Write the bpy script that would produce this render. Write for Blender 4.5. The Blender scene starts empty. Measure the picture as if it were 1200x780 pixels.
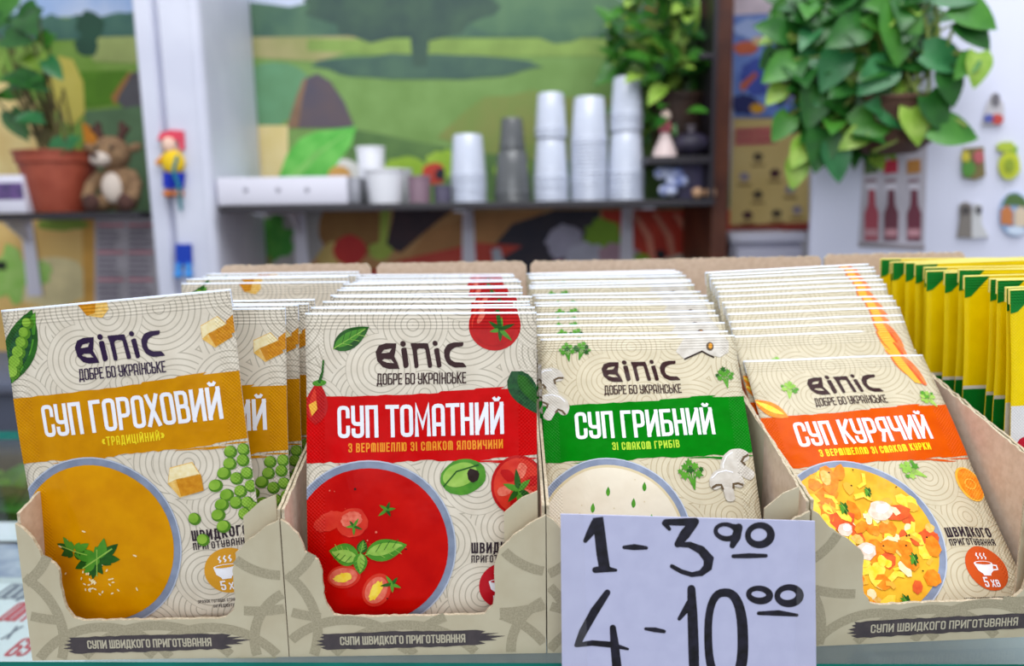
import bpy, bmesh, math, random
from math import sin, cos, pi, radians as R, exp
from mathutils import Vector, Matrix
from mathutils.geometry import tessellate_polygon

SC = bpy.context.scene
COL = SC.collection

# ------------------------------------------------------------------ camera
CAM_H, PITCH, ROLL, FPX = 0.199, R(9.5), R(0.85), 900.0
_r = Vector((cos(ROLL), 0, -sin(ROLL)))
FWD = Vector((0, cos(PITCH), -sin(PITCH)))
RIGHT = (_r - FWD * _r.dot(FWD)).normalized()
UP = RIGHT.cross(FWD).normalized()
CAM_POS = Vector((0, 0, CAM_H))
cd = bpy.data.cameras.new('camera')
cam = bpy.data.objects.new('camera', cd)
COL.objects.link(cam)
cd.sensor_width = 36.0
cd.lens = 36.0 * FPX / 1200.0
cd.clip_start = 0.01
cam.matrix_world = Matrix(((RIGHT.x, UP.x, -FWD.x, 0), (RIGHT.y, UP.y, -FWD.y, 0),
                           (RIGHT.z, UP.z, -FWD.z, CAM_H), (0, 0, 0, 1)))
cd.dof.use_dof = True
cd.dof.focus_distance = 0.368
cd.dof.aperture_fstop = 5.8
SC.camera = cam
SC.view_settings.view_transform = 'Standard'
SC.view_settings.look = 'None'
SC.view_settings.exposure = 0.0
SC.view_settings.gamma = 1.0
SC.view_settings.use_curve_mapping = False

# ------------------------------------------------------------------ world and lights
wd = bpy.data.worlds.new('shop_daylight')
SC.world = wd
wd.use_nodes = True
wd.node_tree.nodes['Background'].inputs[0].default_value = (0.86, 0.92, 1.0, 1)
wd.node_tree.nodes['Background'].inputs[1].default_value = 0.64


def area(name, loc, size, energy, rot=(0, 0, 0), col=(0.97, 0.98, 1.0)):
    l = bpy.data.lights.new(name, 'AREA')
    l.shape = 'RECTANGLE'
    l.size, l.size_y = size
    l.energy = energy
    l.color = col
    o = bpy.data.objects.new(name, l)
    COL.objects.link(o)
    o.location = loc
    o.rotation_euler = rot
    return o


area('ceiling_lamp_counter', (0.1, 0.0, 1.45), (1.5, 0.35), 11.0, (R(14), 0, 0))
area('ceiling_lamp_back', (0.2, 0.6, 1.6), (2.2, 0.5), 22, (R(24), 0, 0))

area('front_fill', (-0.3, -1.7, 0.75), (2.4, 1.3), 17, (R(88), 0, 0), (0.94, 0.97, 1.0))  # added frontal fill behind the camera, lifts the wall under the shelf; no window there


# ------------------------------------------------------------------ pixel helpers
def ray(px, py):
    return FWD + RIGHT * ((px - 600) / FPX) + UP * ((390 - py) / FPX)


def P(px, py, Y):
    d = ray(px, py)
    return CAM_POS + d * (Y / d.y)


def PZ(px, py, z):
    d = ray(px, py)
    return CAM_POS + d * ((z - CAM_H) / d.z)


# ------------------------------------------------------------------ materials
def s(r, g, b):
    f = lambda c: ((c / 255 + 0.055) / 1.055) ** 2.4 if c > 10 else c / 255 / 12.92
    return (f(r), f(g), f(b), 1)


_mats = {}


def mat(name, c, rough=0.6, c2=None, scale=20.0, metal=0.0, alpha=1.0, trans=0.0, bump=0.0, spec=0.4, detail=3.0):
    if name in _mats:
        return _mats[name]
    m = bpy.data.materials.new(name)
    m.use_nodes = True
    nt = m.node_tree
    b = nt.nodes['Principled BSDF']
    b.inputs['Base Color'].default_value = c
    b.inputs['Roughness'].default_value = rough
    b.inputs['Metallic'].default_value = metal
    b.inputs['Specular IOR Level'].default_value = spec
    b.inputs['Alpha'].default_value = alpha
    b.inputs['Transmission Weight'].default_value = trans
    if c2 is not None or bump:
        tc = nt.nodes.new('ShaderNodeTexCoord')
        n = nt.nodes.new('ShaderNodeTexNoise')
        n.inputs['Scale'].default_value = scale
        n.inputs['Detail'].default_value = detail
        nt.links.new(tc.outputs['Object'], n.inputs['Vector'])
        if c2 is not None:
            rp = nt.nodes.new('ShaderNodeValToRGB')
            rp.color_ramp.elements[0].position = 0.35
            rp.color_ramp.elements[0].color = c
            rp.color_ramp.elements[1].position = 0.65
            rp.color_ramp.elements[1].color = c2
            nt.links.new(n.outputs['Fac'], rp.inputs['Fac'])
            nt.links.new(rp.outputs['Color'], b.inputs['Base Color'])
        if bump:
            bp = nt.nodes.new('ShaderNodeBump')
            bp.inputs['Strength'].default_value = 0.5
            bp.inputs['Distance'].default_value = bump
            nt.links.new(n.outputs['Fac'], bp.inputs['Height'])
            nt.links.new(bp.outputs['Normal'], b.inputs['Normal'])
    _mats[name] = m
    return m


def film(name, c, c2=None, rings=None, scale=1.2, rough=0.24, spec=0.16):
    """printed foil; UV is in centimetres (u across, v up the sachet)"""
    if name in _mats:
        return _mats[name]
    m = bpy.data.materials.new(name)
    m.use_nodes = True
    nt = m.node_tree
    N, L = nt.nodes, nt.links
    b = N['Principled BSDF']
    b.inputs['Roughness'].default_value = rough
    b.inputs['Specular IOR Level'].default_value = spec
    b.inputs['Base Color'].default_value = c
    uv = N.new('ShaderNodeUVMap')
    sep = N.new('ShaderNodeSeparateXYZ')
    L.new(uv.outputs[0], sep.inputs[0])

    def M(op, a, bb=None, cc=None, clamp=False):
        n = N.new('ShaderNodeMath')
        n.operation = op
        n.use_clamp = clamp
        for i, x in enumerate((a, bb, cc)):
            if x is None:
                continue
            if isinstance(x, (int, float)):
                n.inputs[i].default_value = x
            else:
                L.new(x, n.inputs[i])
        return n.outputs[0]

    def mix(f, a, bb):
        n = N.new('ShaderNodeMix')
        n.data_type = 'RGBA'
        if isinstance(f, float):
            n.inputs[0].default_value = f
        else:
            L.new(f, n.inputs[0])
        for i, x in ((6, a), (7, bb)):
            if isinstance(x, tuple):
                n.inputs[i].default_value = x
            else:
                L.new(x, n.inputs[i])
        return n.outputs[2]
    colr = None
    if c2 is not None:
        nz = N.new('ShaderNodeTexNoise')
        nz.inputs['Scale'].default_value = scale
        nz.inputs['Detail'].default_value = 4
        L.new(uv.outputs[0], nz.inputs['Vector'])
        f = M('MULTIPLY_ADD', nz.outputs['Fac'], 3.0, -1.0, clamp=True)
        colr = mix(f, c, c2)
    if rings is not None:
        def vor(sc, rn_, off):
            mp = N.new('ShaderNodeVectorMath')
            mp.operation = 'ADD'
            mp.inputs[1].default_value = (off, off * .7, 0)
            L.new(uv.outputs[0], mp.inputs[0])
            vo = N.new('ShaderNodeTexVoronoi')
            vo.voronoi_dimensions = '2D'
            vo.inputs['Scale'].default_value = sc
            vo.inputs['Randomness'].default_value = rn_
            L.new(mp.outputs[0], vo.inputs['Vector'])
            return M('DIVIDE', vo.outputs['Distance'], sc)
        d1, d2, d3 = vor(.25, .75, 3.1), vor(.27, .7, 11.4), vor(.24, .6, 23.7)
        in1, in2 = M('LESS_THAN', d1, 1.62), M('LESS_THAN', d2, 1.75)
        d23 = M('ADD', M('MULTIPLY', in2, d2), M('MULTIPLY', M('SUBTRACT', 1.0, in2), d3))
        dd = M('ADD', M('MULTIPLY', in1, d1), M('MULTIPLY', M('SUBTRACT', 1.0, in1), d23))
        ph = M('COSINE', M('MULTIPLY', dd, 2 * pi / 0.27))
        f = M('MULTIPLY_ADD', ph, 3.0, -2.05, clamp=True)
        colr = mix(f, colr if colr is not None else c, rings)
    if colr is not None:
        L.new(colr, b.inputs['Base Color'])
    # crimped side and top seals plus soft film wrinkles
    au = M('ABSOLUTE', sep.outputs[0])
    side = M('GREATER_THAN', au, 4.42)
    k = 2 * pi / 0.17
    dots = M('MULTIPLY', M('SINE', M('MULTIPLY', sep.outputs[0], k)), M('SINE', M('MULTIPLY', sep.outputs[1], k)))
    h1 = M('MULTIPLY', side, dots)
    top = M('GREATER_THAN', sep.outputs[1], 14.2)
    h2 = M('MULTIPLY', top, M('SINE', M('MULTIPLY', sep.outputs[1], 2 * pi / 0.15)))
    w = N.new('ShaderNodeTexNoise')
    w.inputs['Scale'].default_value = 0.9
    w.inputs['Detail'].default_value = 2
    L.new(uv.outputs[0], w.inputs['Vector'])
    hh = M('ADD', M('MULTIPLY', M('ADD', h1, h2), 0.5), M('MULTIPLY', w.outputs['Fac'], 2.2))
    bp = N.new('ShaderNodeBump')
    bp.inputs['Strength'].default_value = 0.55
    bp.inputs['Distance'].default_value = 0.00035
    L.new(hh, bp.inputs['Height'])
    L.new(bp.outputs['Normal'], b.inputs['Normal'])
    _mats[name] = m
    return m


# ------------------------------------------------------------------ objects
def empty(name, loc=(0, 0, 0), label=None, cat=None, group=None):
    o = bpy.data.objects.new(name, None)
    o.empty_display_size = 0.02
    COL.objects.link(o)
    o.location = loc
    tag(o, label, cat, group)
    return o


def tag(o, label=None, cat=None, group=None, kind=None):
    if label:
        o['label'] = label
    if cat:
        o['category'] = cat
    if group:
        o['group'] = group
    if kind:
        o['kind'] = kind
    return o


def link(name, me, parent=None, label=None):
    o = bpy.data.objects.new(name, me)
    COL.objects.link(o)
    if parent is not None:
        o.parent = parent
    if label:
        o['label'] = label
    return o


def mesh(name, bm, mats, parent=None, smooth=True, label=None, local=False):
    """bm in world space; with a parent and local=False it is moved into the parent's frame"""
    bmesh.ops.recalc_face_normals(bm, faces=bm.faces[:])
    if parent is not None and not local:
        bpy.context.view_layer.update()
        root = parent
        bm.transform(wmat(root).inverted())
    me = bpy.data.meshes.new(name)
    bm.to_mesh(me)
    bm.free()
    for m in (mats if isinstance(mats, (list, tuple)) else [mats]):
        me.materials.append(m)
    if smooth:
        for p in me.polygons:
            p.use_smooth = True
        try:
            me.set_sharp_from_angle(angle=R(38))
        except Exception:
            pass
    return link(name, me, parent, label)


def wmat(o):
    m = o.matrix_basis.copy()
    while o.parent is not None:
        o = o.parent
        m = o.matrix_basis @ m
    return m


def copy_tree(o, parent=None):
    c = o.copy()
    COL.objects.link(c)
    c.parent = parent
    for ch in list(o.children):
        copy_tree(ch, c)
    return c


# ------------------------------------------------------------------ bmesh shapes
def box(bm, a, b, mi=0, bev=0.0):
    x0, y0, z0 = a
    x1, y1, z1 = b
    r = bmesh.ops.create_cube(bm, size=1.0)
    for v in r['verts']:
        v.co = Vector(((x0 + x1) / 2 + v.co.x * (x1 - x0), (y0 + y1) / 2 + v.co.y * (y1 - y0), (z0 + z1) / 2 + v.co.z * (z1 - z0)))
    fs = {f for v in r['verts'] for f in v.link_faces}
    for f in fs:
        f.material_index = mi
    if bev:
        es = list({e for v in r['verts'] for e in v.link_edges})
        q = bmesh.ops.bevel(bm, geom=es, offset=bev, segments=2, affect='EDGES', profile=0.5)
        for f in q['faces']:
            f.material_index = mi


def lathe(bm, prof, c, n=28, mi=0, sy=1.0):
    rings = []
    for r, z in prof:
        rings.append([bm.verts.new((c[0] + r * cos(2 * pi * k / n), c[1] + sy * r * sin(2 * pi * k / n), c[2] + z)) for k in range(n)])
    for a, b in zip(rings, rings[1:]):
        for k in range(n):
            f = bm.faces.new((a[k], a[(k + 1) % n], b[(k + 1) % n], b[k]))
            f.material_index = mi
    for rg in (rings[0], rings[-1]):
        try:
            f = bm.faces.new(rg)
            f.material_index = mi
        except Exception:
            pass


def tube(bm, pts, rad, n=8, mi=0):
    pts = [Vector(p) for p in pts]
    if not isinstance(rad, (list, tuple)):
        rad = [rad] * len(pts)
    rings = []
    for i, p in enumerate(pts):
        d = (pts[min(i + 1, len(pts) - 1)] - pts[max(i - 1, 0)]).normalized()
        a = d.cross(Vector((0.13, 0.94, 0.3)))
        if a.length < 1e-3:
            a = d.cross(Vector((1, 0, 0)))
        a.normalize()
        b = d.cross(a)
        rings.append([bm.verts.new(p + (a * cos(2 * pi * k / n) + b * sin(2 * pi * k / n)) * rad[i]) for k in range(n)])
    for q, w in zip(rings, rings[1:]):
        for k in range(n):
            f = bm.faces.new((q[k], q[(k + 1) % n], w[(k + 1) % n], w[k]))
            f.material_index = mi
    for rg in (rings[0], rings[-1]):
        f = bm.faces.new(rg)
        f.material_index = mi


def ball(bm, c, r, mi=0, n=14, rot=None):
    q = bmesh.ops.create_uvsphere(bm, u_segments=n, v_segments=max(6, n * 2 // 3), radius=1.0)
    m = Matrix.Diagonal((*((r, r, r) if isinstance(r, (int, float)) else r), 1))
    if rot is not None:
        m = rot.to_4x4() @ m
    m = Matrix.Translation(c) @ m
    for v in q['verts']:
        v.co = m @ v.co
        for f in v.link_faces:
            f.material_index = mi


def prism(bm, pts, thick, mi=0, edge_mi=None):
    """pts: 3D planar outline; thick: Vector of extrusion"""
    n = len(pts)
    a = [bm.verts.new(p) for p in pts]
    b = [bm.verts.new(Vector(p) + thick) for p in pts]
    tris = tessellate_polygon([[Vector(p) for p in pts]])
    for t in tris:
        for vs in ((a[t[0]], a[t[1]], a[t[2]]), (b[t[2]], b[t[1]], b[t[0]])):
            try:
                f = bm.faces.new(vs)
                f.material_index = mi
            except ValueError:
                pass
    for i in range(n):
        f = bm.faces.new((a[i], a[(i + 1) % n], b[(i + 1) % n], b[i]))
        f.material_index = mi if edge_mi is None else edge_mi


# ------------------------------------------------------------------ 2D artwork that lies on a surface
def ell(cx, cy, rx, ry=None, rot=0.0, n=28, jit=0.0, rnd=None):
    ry = rx if ry is None else ry
    o = []
    for k in range(n):
        t = 2 * pi * k / n
        q = 1 + (rnd.uniform(-jit, jit) if rnd else 0)
        x, y = rx * q * cos(t), ry * q * sin(t)
        o.append((cx + x * cos(rot) - y * sin(rot), cy + x * sin(rot) + y * cos(rot)))
    return o


def leafpoly(x0, y0, x1, y1, w, n=9, p=0.8):
    dx, dy = x1 - x0, y1 - y0
    l = math.hypot(dx, dy)
    nx, ny = -dy / l, dx / l
    a, b = [], []
    for i in range(n + 1):
        t = i / n
        h = w * (sin(pi * t ** p)) ** 0.9 if 0 < i < n else 0
        a.append((x0 + dx * t + nx * h, y0 + dy * t + ny * h))
        if 0 < i < n:
            b.append((x0 + dx * t - nx * h, y0 + dy * t - ny * h))
    return a + b[::-1]


class Art:
    def __init__(self):
        self.items = []
        self.keys = []

    def at(self, key):
        """the shapes that follow belong to this picture"""
        self.keys.append((len(self.items), key))
        return self

    def split(self):
        ks = self.keys + [(len(self.items), None)]
        for (i, key), (j, _) in zip(ks, ks[1:]):
            A = Art()
            A.items = self.items[i:j]
            yield key, A

    def poly(self, pts, m, layer=1, holes=()):
        loops = [[Vector((x, y, 0)) for x, y in pts]] + [[Vector((x, y, 0)) for x, y in h] for h in holes]
        flat = [(v.x, v.y) for lp in loops for v in lp]
        tris = tessellate_polygon(loops)
        self.items.append((flat, [tuple(t) for t in tris], m, layer))
        return self

    def ring(self, cx, cy, r0, r1, m, layer=1, n=56, sx=1.0):
        pts, fs = [], []
        for k in range(n):
            c, q = cos(2 * pi * k / n), sin(2 * pi * k / n)
            pts += [(cx + r0 * c * sx, cy + r0 * q), (cx + r1 * c * sx, cy + r1 * q)]
        for k in range(n):
            a, b = 2 * k, 2 * ((k + 1) % n)
            fs += [(a, a + 1, b + 1), (a, b + 1, b)]
        self.items.append((pts, fs, m, layer))
        return self

    def stroke(self, pts, w, m, layer=1, cap=False, closed=False):
        n = len(pts)
        ws = w if isinstance(w, (list, tuple)) else [w] * n
        P2, fs = [], []
        for i in range(n):
            if closed:
                p0, p1, p2 = pts[i - 1], pts[i], pts[(i + 1) % n]
            else:
                p0, p1, p2 = pts[max(i - 1, 0)], pts[i], pts[min(i + 1, n - 1)]
            d1 = Vector((p1[0] - p0[0], p1[1] - p0[1]))
            d2 = Vector((p2[0] - p1[0], p2[1] - p1[1]))
            if d1.length < 1e-9:
                d1 = d2
            if d2.length < 1e-9:
                d2 = d1
            d1.normalize(); d2.normalize()
            t = d1 + d2
            if t.length < 1e-6:
                t = d2.copy()
            t.normalize()
            nn = Vector((-t.y, t.x))
            k = max(0.45, nn.dot(Vector((-d2.y, d2.x))))
            h = ws[i] / 2 / k
            P2 += [(p1[0] + nn.x * h, p1[1] + nn.y * h), (p1[0] - nn.x * h, p1[1] - nn.y * h)]
        for i in range(n if closed else n - 1):
            a, b = 2 * i, 2 * ((i + 1) % n)
            fs += [(a, a + 1, b + 1), (a, b + 1, b)]
        self.items.append((P2, fs, m, layer))
        if cap:
            for p, ww in ((pts[0], ws[0]), (pts[-1], ws[-1])):
                self.poly(ell(p[0], p[1], ww / 2, n=12), m, layer)
        return self

    def build(self, name, parent, surf, clip=None, grid=None, uvs=0.1, off=0.00009, base=0.0001, label=None, local=True, normal=None):
        bm = bmesh.new()
        lay = bm.verts.layers.float.new('lay')
        ms = []
        for idx, (pts, fs, m, L) in enumerate(self.items):
            L = L + 0.035 * (idx % 24)
            if m not in ms:
                ms.append(m)
            mi = ms.index(m)
            vs = []
            for x, y in pts:
                v = bm.verts.new((x, y, 0))
                v[lay] = L
                vs.append(v)
            for f in fs:
                try:
                    bm.faces.new([vs[k] for k in f]).material_index = mi
                except ValueError:
                    pass
        bad = [f for f in bm.faces if f.calc_area() < 1e-10]
        if bad:
            bmesh.ops.delete(bm, geom=bad, context='FACES')

        def cut(co, no, clear=False):
            g = bm.verts[:] + bm.edges[:] + bm.faces[:]
            bmesh.ops.bisect_plane(bm, geom=g, plane_co=co, plane_no=no, clear_outer=clear, dist=1e-6)
        # remember layers through the cuts: stack them in z instead
        for v in bm.verts:
            v.co.z = v[lay]
        if clip:
            u0, u1, v0, v1 = clip
            cut((u0, 0, 0), (-1, 0, 0), True)
            cut((u1, 0, 0), (1, 0, 0), True)
            cut((0, v0, 0), (0, -1, 0), True)
            cut((0, v1, 0), (0, 1, 0), True)
        if grid and bm.verts:
            xs = [v.co.x for v in bm.verts]
            ys = [v.co.y for v in bm.verts]
            k = math.ceil(min(xs) / grid)
            while k * grid < max(xs):
                cut((k * grid, 0, 0), (1, 0, 0)); k += 1
            k = math.ceil(min(ys) / grid)
            while k * grid < max(ys):
                cut((0, k * grid, 0), (0, 1, 0)); k += 1
        ul = bm.loops.layers.uv.new('UVMap')
        for f in bm.faces:
            for l in f.loops:
                l[ul].uv = (l.vert.co.x * uvs, l.vert.co.y * uvs)
        for v in bm.verts:
            L = v.co.z
            v.co = surf(v.co.x, v.co.y, base + off * L)
        bm.normal_update()
        if normal is not None:
            for f in bm.faces:
                if f.normal.dot(normal) < 0:
                    f.normal_flip()
        me = bpy.data.meshes.new(name)
        bm.to_mesh(me)
        bm.free()
        for m in ms:
            me.materials.append(m)
        for p in me.polygons:
            p.use_smooth = True
        return link(name, me, parent, label)


# ------------------------------------------------------------------ condensed stroke lettering (Cyrillic capitals)
def rnd_rect(x0, y0, x1, y1):
    return ('c', [(x0, y0), (x0, y1), (x1, y1), (x1, y0)])


GL = {
    'С': (1, [('r', [(1, .70), (1, 1), (0, 1), (0, 0), (1, 0), (1, .30)])]),
    'У': (1, [('r', [(0, 1), (0, .42), (1, .42)]), ('r', [(1, 1), (1, 0), (0, 0), (0, .2)])]),
    'П': (1, [('s', [(0, 0), (0, 1), (1, 1), (1, 0)])]),
    'Г': (.85, [('s', [(0, 0), (0, 1), (1, 1)])]),
    'О': (1, [rnd_rect(0, 0, 1, 1)]),
    '0': (1, [rnd_rect(0, 0, 1, 1)]),
    'Р': (1, [('r', [(0, 1), (1, 1), (1, .42), (0, .42)]), ('s', [(0, 0), (0, 1.0)])]),
    'Х': (1.05, [('s', [(0, 0), (1, 1)]), ('s', [(0, 1), (1, 0)])]),
    'В': (1, [('r', [(0, 1), (.94, 1), (.94, .52), (0, .52)]), ('r', [(0, .52), (1, .52), (1, 0), (0, 0)]), ('s', [(0, 0), (0, 1)])]),
    'И': (1.1, [('s', [(0, 1), (0, 0)]), ('s', [(0, .06), (1, .94)]), ('s', [(1, 0), (1, 1)])]),
    'Й': (1.1, [('s', [(0, 1), (0, 0)]), ('s', [(0, .06), (1, .94)]), ('s', [(1, 0), (1, 1)]), ('b', [(.18, 1.24), (.36, 1.15), (.64, 1.15), (.82, 1.24)])]),
    'Т': (1, [('s', [(-.05, 1), (1.05, 1)]), ('s', [(.5, 1), (.5, 0)])]),
    'М': (1.35, [('s', [(0, 0), (0, 1), (.5, .3), (1, 1), (1, 0)])]),
    'm': (1.4, [('r', [(0, 0), (0, 1), (1, 1), (1, 0)]), ('s', [(.5, 1), (.5, 0)])]),
    'А': (1, [('r', [(0, 0), (0, 1), (1, 1), (1, 0)]), ('s', [(0, .34), (1, .34)])]),
    'Н': (1, [('s', [(0, 0), (0, 1)]), ('s', [(1, 0), (1, 1)]), ('s', [(0, .5), (1, .5)])]),
    'Б': (1, [('s', [(.92, 1), (0, 1), (0, 0)]), ('r', [(0, .54), (1, .54), (1, 0), (0, 0)])]),
    'К': (1, [('s', [(0, 0), (0, 1)]), ('s', [(.1, .46), (1, 1)]), ('s', [(.3, .56), (1, 0)])]),
    'Я': (1, [('r', [(1, 1), (0, 1), (0, .44), (1, .44)]), ('s', [(1, 0), (1, 1)]), ('s', [(.4, .44), (0, 0)])]),
    'Ч': (1, [('r', [(0, 1), (0, .42), (1, .42)]), ('s', [(1, 1), (1, 0)])]),
    'Д': (1.2, [('s', [(.14, .05), (.22, 1), (.85, 1), (.85, .05)]), ('s', [(-.02, -.14), (-.02, .03), (1.02, .03), (1.02, -.14)])]),
    'Е': (.85, [('s', [(1, 1), (0, 1), (0, 0), (1, 0)]), ('s', [(0, .52), (.85, .52)])]),
    'І': (.02, [('s', [(0, 0), (0, 1)])]),
    'Ї': (.3, [('s', [(.5, 0), (.5, 1)]), ('b', [(-.35, 1.18), (.1, 1.18)]), ('b', [(.9, 1.18), (1.35, 1.18)])]),
    'Ь': (.95, [('r', [(0, .54), (1, .54), (1, 0), (0, 0)]), ('s', [(0, 0), (0, 1)])]),
    'З': (1, [('r', [(0, .78), (0, 1), (1, 1), (1, .53), (.35, .53)]), ('r', [(.35, .53), (1, .53), (1, 0), (0, 0), (0, .22)])]),
    'Ш': (1.5, [('s', [(0, 1), (0, 0), (1, 0), (1, 1)]), ('s', [(.5, 1), (.5, 0)])]),
    'Л': (1.05, [('s', [(0, 0), (.16, 1), (1, 1), (1, 0)])]),
    'Ю': (1.45, [('s', [(0, 0), (0, 1)]), ('s', [(0, .5), (.36, .5)]), rnd_rect(.36, 0, 1, 1)]),
    'Ц': (1.1, [('s', [(0, 1), (0, .03), (1.1, .03), (1.1, -.15)]), ('s', [(.9, .03), (.9, 1)])]),
    '5': (.95, [('s', [(1, 1), (0, 1), (0, .56)]), ('r', [(0, .56), (1, .56), (1, 0), (0, 0), (0, .2)])]),
    '6': (.95, [('r', [(1, .85), (1, 1), (0, 1), (0, .5)]), rnd_rect(0, 0, 1, .55)]),
    '9': (.95, [('r', [(0, .15), (0, 0), (1, 0), (1, .5)]), rnd_rect(0, .45, 1, 1)]),
    'Ґ': (.85, [('s', [(0, 0), (0, 1), (1, 1), (1, 1.15)])]),
    'Є': (.95, [('r', [(1, .75), (1, 1), (0, 1), (0, 0), (1, 0), (1, .25)]), ('s', [(0, .5), (.75, .5)])]),
    '«': (.9, [('s', [(.45, .75), (0, .5), (.45, .25)]), ('s', [(1, .75), (.55, .5), (1, .25)])]),
    '»': (.9, [('s', [(0, .75), (.45, .5), (0, .25)]), ('s', [(.55, .75), (1, .5), (.55, .25)])]),
    ' ': (.55, []),
}


def roundc(pts, rx, ry, closed=False, k=3):
    n = len(pts)
    o = []
    for i, p in enumerate(pts):
        if not closed and i in (0, n - 1):
            o.append(p)
            continue
        a, b = pts[i - 1], pts[(i + 1) % n]

        def toward(q):
            dx, dy = q[0] - p[0], q[1] - p[1]
            l = math.hypot(dx, dy) or 1
            d = min(abs(dx / l) * rx + abs(dy / l) * ry, l * 0.5)
            return (p[0] + dx / l * d, p[1] + dy / l * d)
        s0, s1 = toward(a), toward(b)
        for j in range(k + 1):
            t = j / k
            o.append(((1 - t) ** 2 * s0[0] + 2 * t * (1 - t) * p[0] + t * t * s1[0], (1 - t) ** 2 * s0[1] + 2 * t * (1 - t) * p[1] + t * t * s1[1]))
    return o


def text(art, txt, u0, u1, v0, h, m, layer=2, thick=0.13, gap=0.16, rot=0.0, shear=0.0):
    """fit txt between u0 and u1 with baseline v0 and cap height h"""
    t = thick * h
    adv = []
    for ch in txt:
        adv.append(GL[ch][0])
    cellw = 0.30
    tot = sum(a * cellw + (0 if ch == ' ' else thick) + gap * cellw for a, ch in zip(adv, txt)) - gap * cellw
    k = (u1 - u0) / (tot * h)
    x = 0.0
    xc, yc = (u0 + u1) / 2, v0

    def T(px, py):
        X, Y = px + shear * (py - v0), py
        dx, dy = X - xc, Y - yc
        return (xc + dx * cos(rot) - dy * sin(rot), yc + dx * sin(rot) + dy * cos(rot))
    for a, ch in zip(adv, txt):
        w = a * cellw * h * k
        tt = t * min(1.0, 0.55 + 0.45 * k)
        gx = u0 + x * h * k + tt / 2
        for kind, pts in GL[ch][1]:
            q = [(gx + p[0] * max(w, 1e-4) if ch != 'Ї' else gx + (p[0]) * w, v0 + tt / 2 + p[1] * (h - tt)) for p in pts]
            if kind == 'c':
                q = roundc(q, tt * 0.95, tt * 0.95, True)
                art.stroke([T(*z) for z in q], tt, m, layer, closed=True)
                continue
            if kind in 'sr':      # square ends: extend by half a stroke
                def ext(a_, b_):
                    dx, dy = a_[0] - b_[0], a_[1] - b_[1]
                    l = math.hypot(dx, dy) or 1
                    return (a_[0] + dx / l * tt / 2, a_[1] + dy / l * tt / 2)
                q = [ext(q[0], q[1])] + q[1:-1] + [ext(q[-1], q[-2])]
                if kind == 'r':
                    q = roundc(q, tt * 0.95, tt * 0.95)
            art.stroke([T(*z) for z in q], tt * (0.8 if kind == 'b' else 1.0), m, layer)
        x += a * cellw + (0 if ch == ' ' else thick) + gap * cellw

# ================================================================== SETTING
rnd = random.Random(7)
WALL_Y = 1.78
M_WALL = mat('wall_paint', s(196, 194, 196), 0.7, s(186, 184, 188), 6)
M_WHITE = mat('white_gloss_paint', s(214, 216, 230), 0.4, s(204, 206, 222), 9)
M_FLOOR = mat('floor_tile', s(120, 112, 104), 0.5, s(104, 98, 92), 8)
bm = bmesh.new()
box(bm, (-2.2, WALL_Y, -0.95), (2.2, WALL_Y + 0.1, 1.75))
tag(mesh('wall_back', bm, M_WALL, smooth=False), kind='structure')
bm = bmesh.new()
box(bm, (-2.2, -1.2, -1.0), (2.2, WALL_Y + 0.1, -0.95))
tag(mesh('floor', bm, M_FLOOR, smooth=False), kind='structure')

# stepped white column in front of the mural
cy = 1.47
x0, x1 = P(169, 150, cy + .01).x, P(243, 150, cy).x
bm = bmesh.new()
w = x1 - x0
prof = [(0, .295), (0, .008), (.004, .004), (.030, .004), (.034, .008), (.036, .022), (.044, .022), (.046, .004), (.050, .0), (.104, .0), (.106, .004), (.108, .0)]
for k in range(7):
    a = pi / 2 * k / 6
    prof.append((w - .018 + .018 * sin(a), .018 * (1 - cos(a))))
prof.append((w, .295))
for z in (-0.95, 1.75):
    pass
lo = [bm.verts.new((x0 + a, cy + b, -0.95)) for a, b in prof]
hi = [bm.verts.new((x0 + a, cy + b, 1.75)) for a, b in prof]
n = len(prof)
for k in range(n):
    bm.faces.new((lo[k], lo[(k + 1) % n], hi[(k + 1) % n], hi[k]))
bm.faces.new(lo); bm.faces.new(hi)
tag(mesh('column_white', bm, M_WHITE), kind='structure', label='white stepped column between the two painted wall panels')

# dark brown wooden post at the right end of the shelves
py_ = 1.52
bm = bmesh.new()
a, b = P(838, 100, py_), P(858, 100, py_)
box(bm, (a.x, py_, -0.95), (b.x, WALL_Y, 1.75), bev=0.003)
M_POST = mat('brown_wood', s(104, 56, 34), 0.45, s(74, 36, 22), 14, detail=6)
tag(mesh('post_brown', bm, M_POST, smooth=False), kind='structure', label='dark brown wooden post at the right end of the shelf')

# ================================================================== COUNTER
mg = bpy.data.materials.new('clear_glass')
mg.use_nodes = True
nt = mg.node_tree
nt.nodes.remove(nt.nodes['Principled BSDF'])
tr = nt.nodes.new('ShaderNodeBsdfTransparent'); tr.inputs[0].default_value = (0.93, 0.98, 0.96, 1)
gl = nt.nodes.new('ShaderNodeBsdfGlossy'); gl.inputs['Roughness'].default_value = 0.03
mx = nt.nodes.new('ShaderNodeMixShader'); mx.inputs[0].default_value = 0.09
nt.links.new(tr.outputs[0], mx.inputs[1]); nt.links.new(gl.outputs[0], mx.inputs[2])
nt.links.new(mx.outputs[0], nt.nodes['Material Output'].inputs[0])
M_EDGE = mat('green_glass_edge', s(0, 104, 92), 0.2, s(4, 122, 108), 30)
M_CASE = mat('counter_white', s(206, 208, 216), 0.4)

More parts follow.
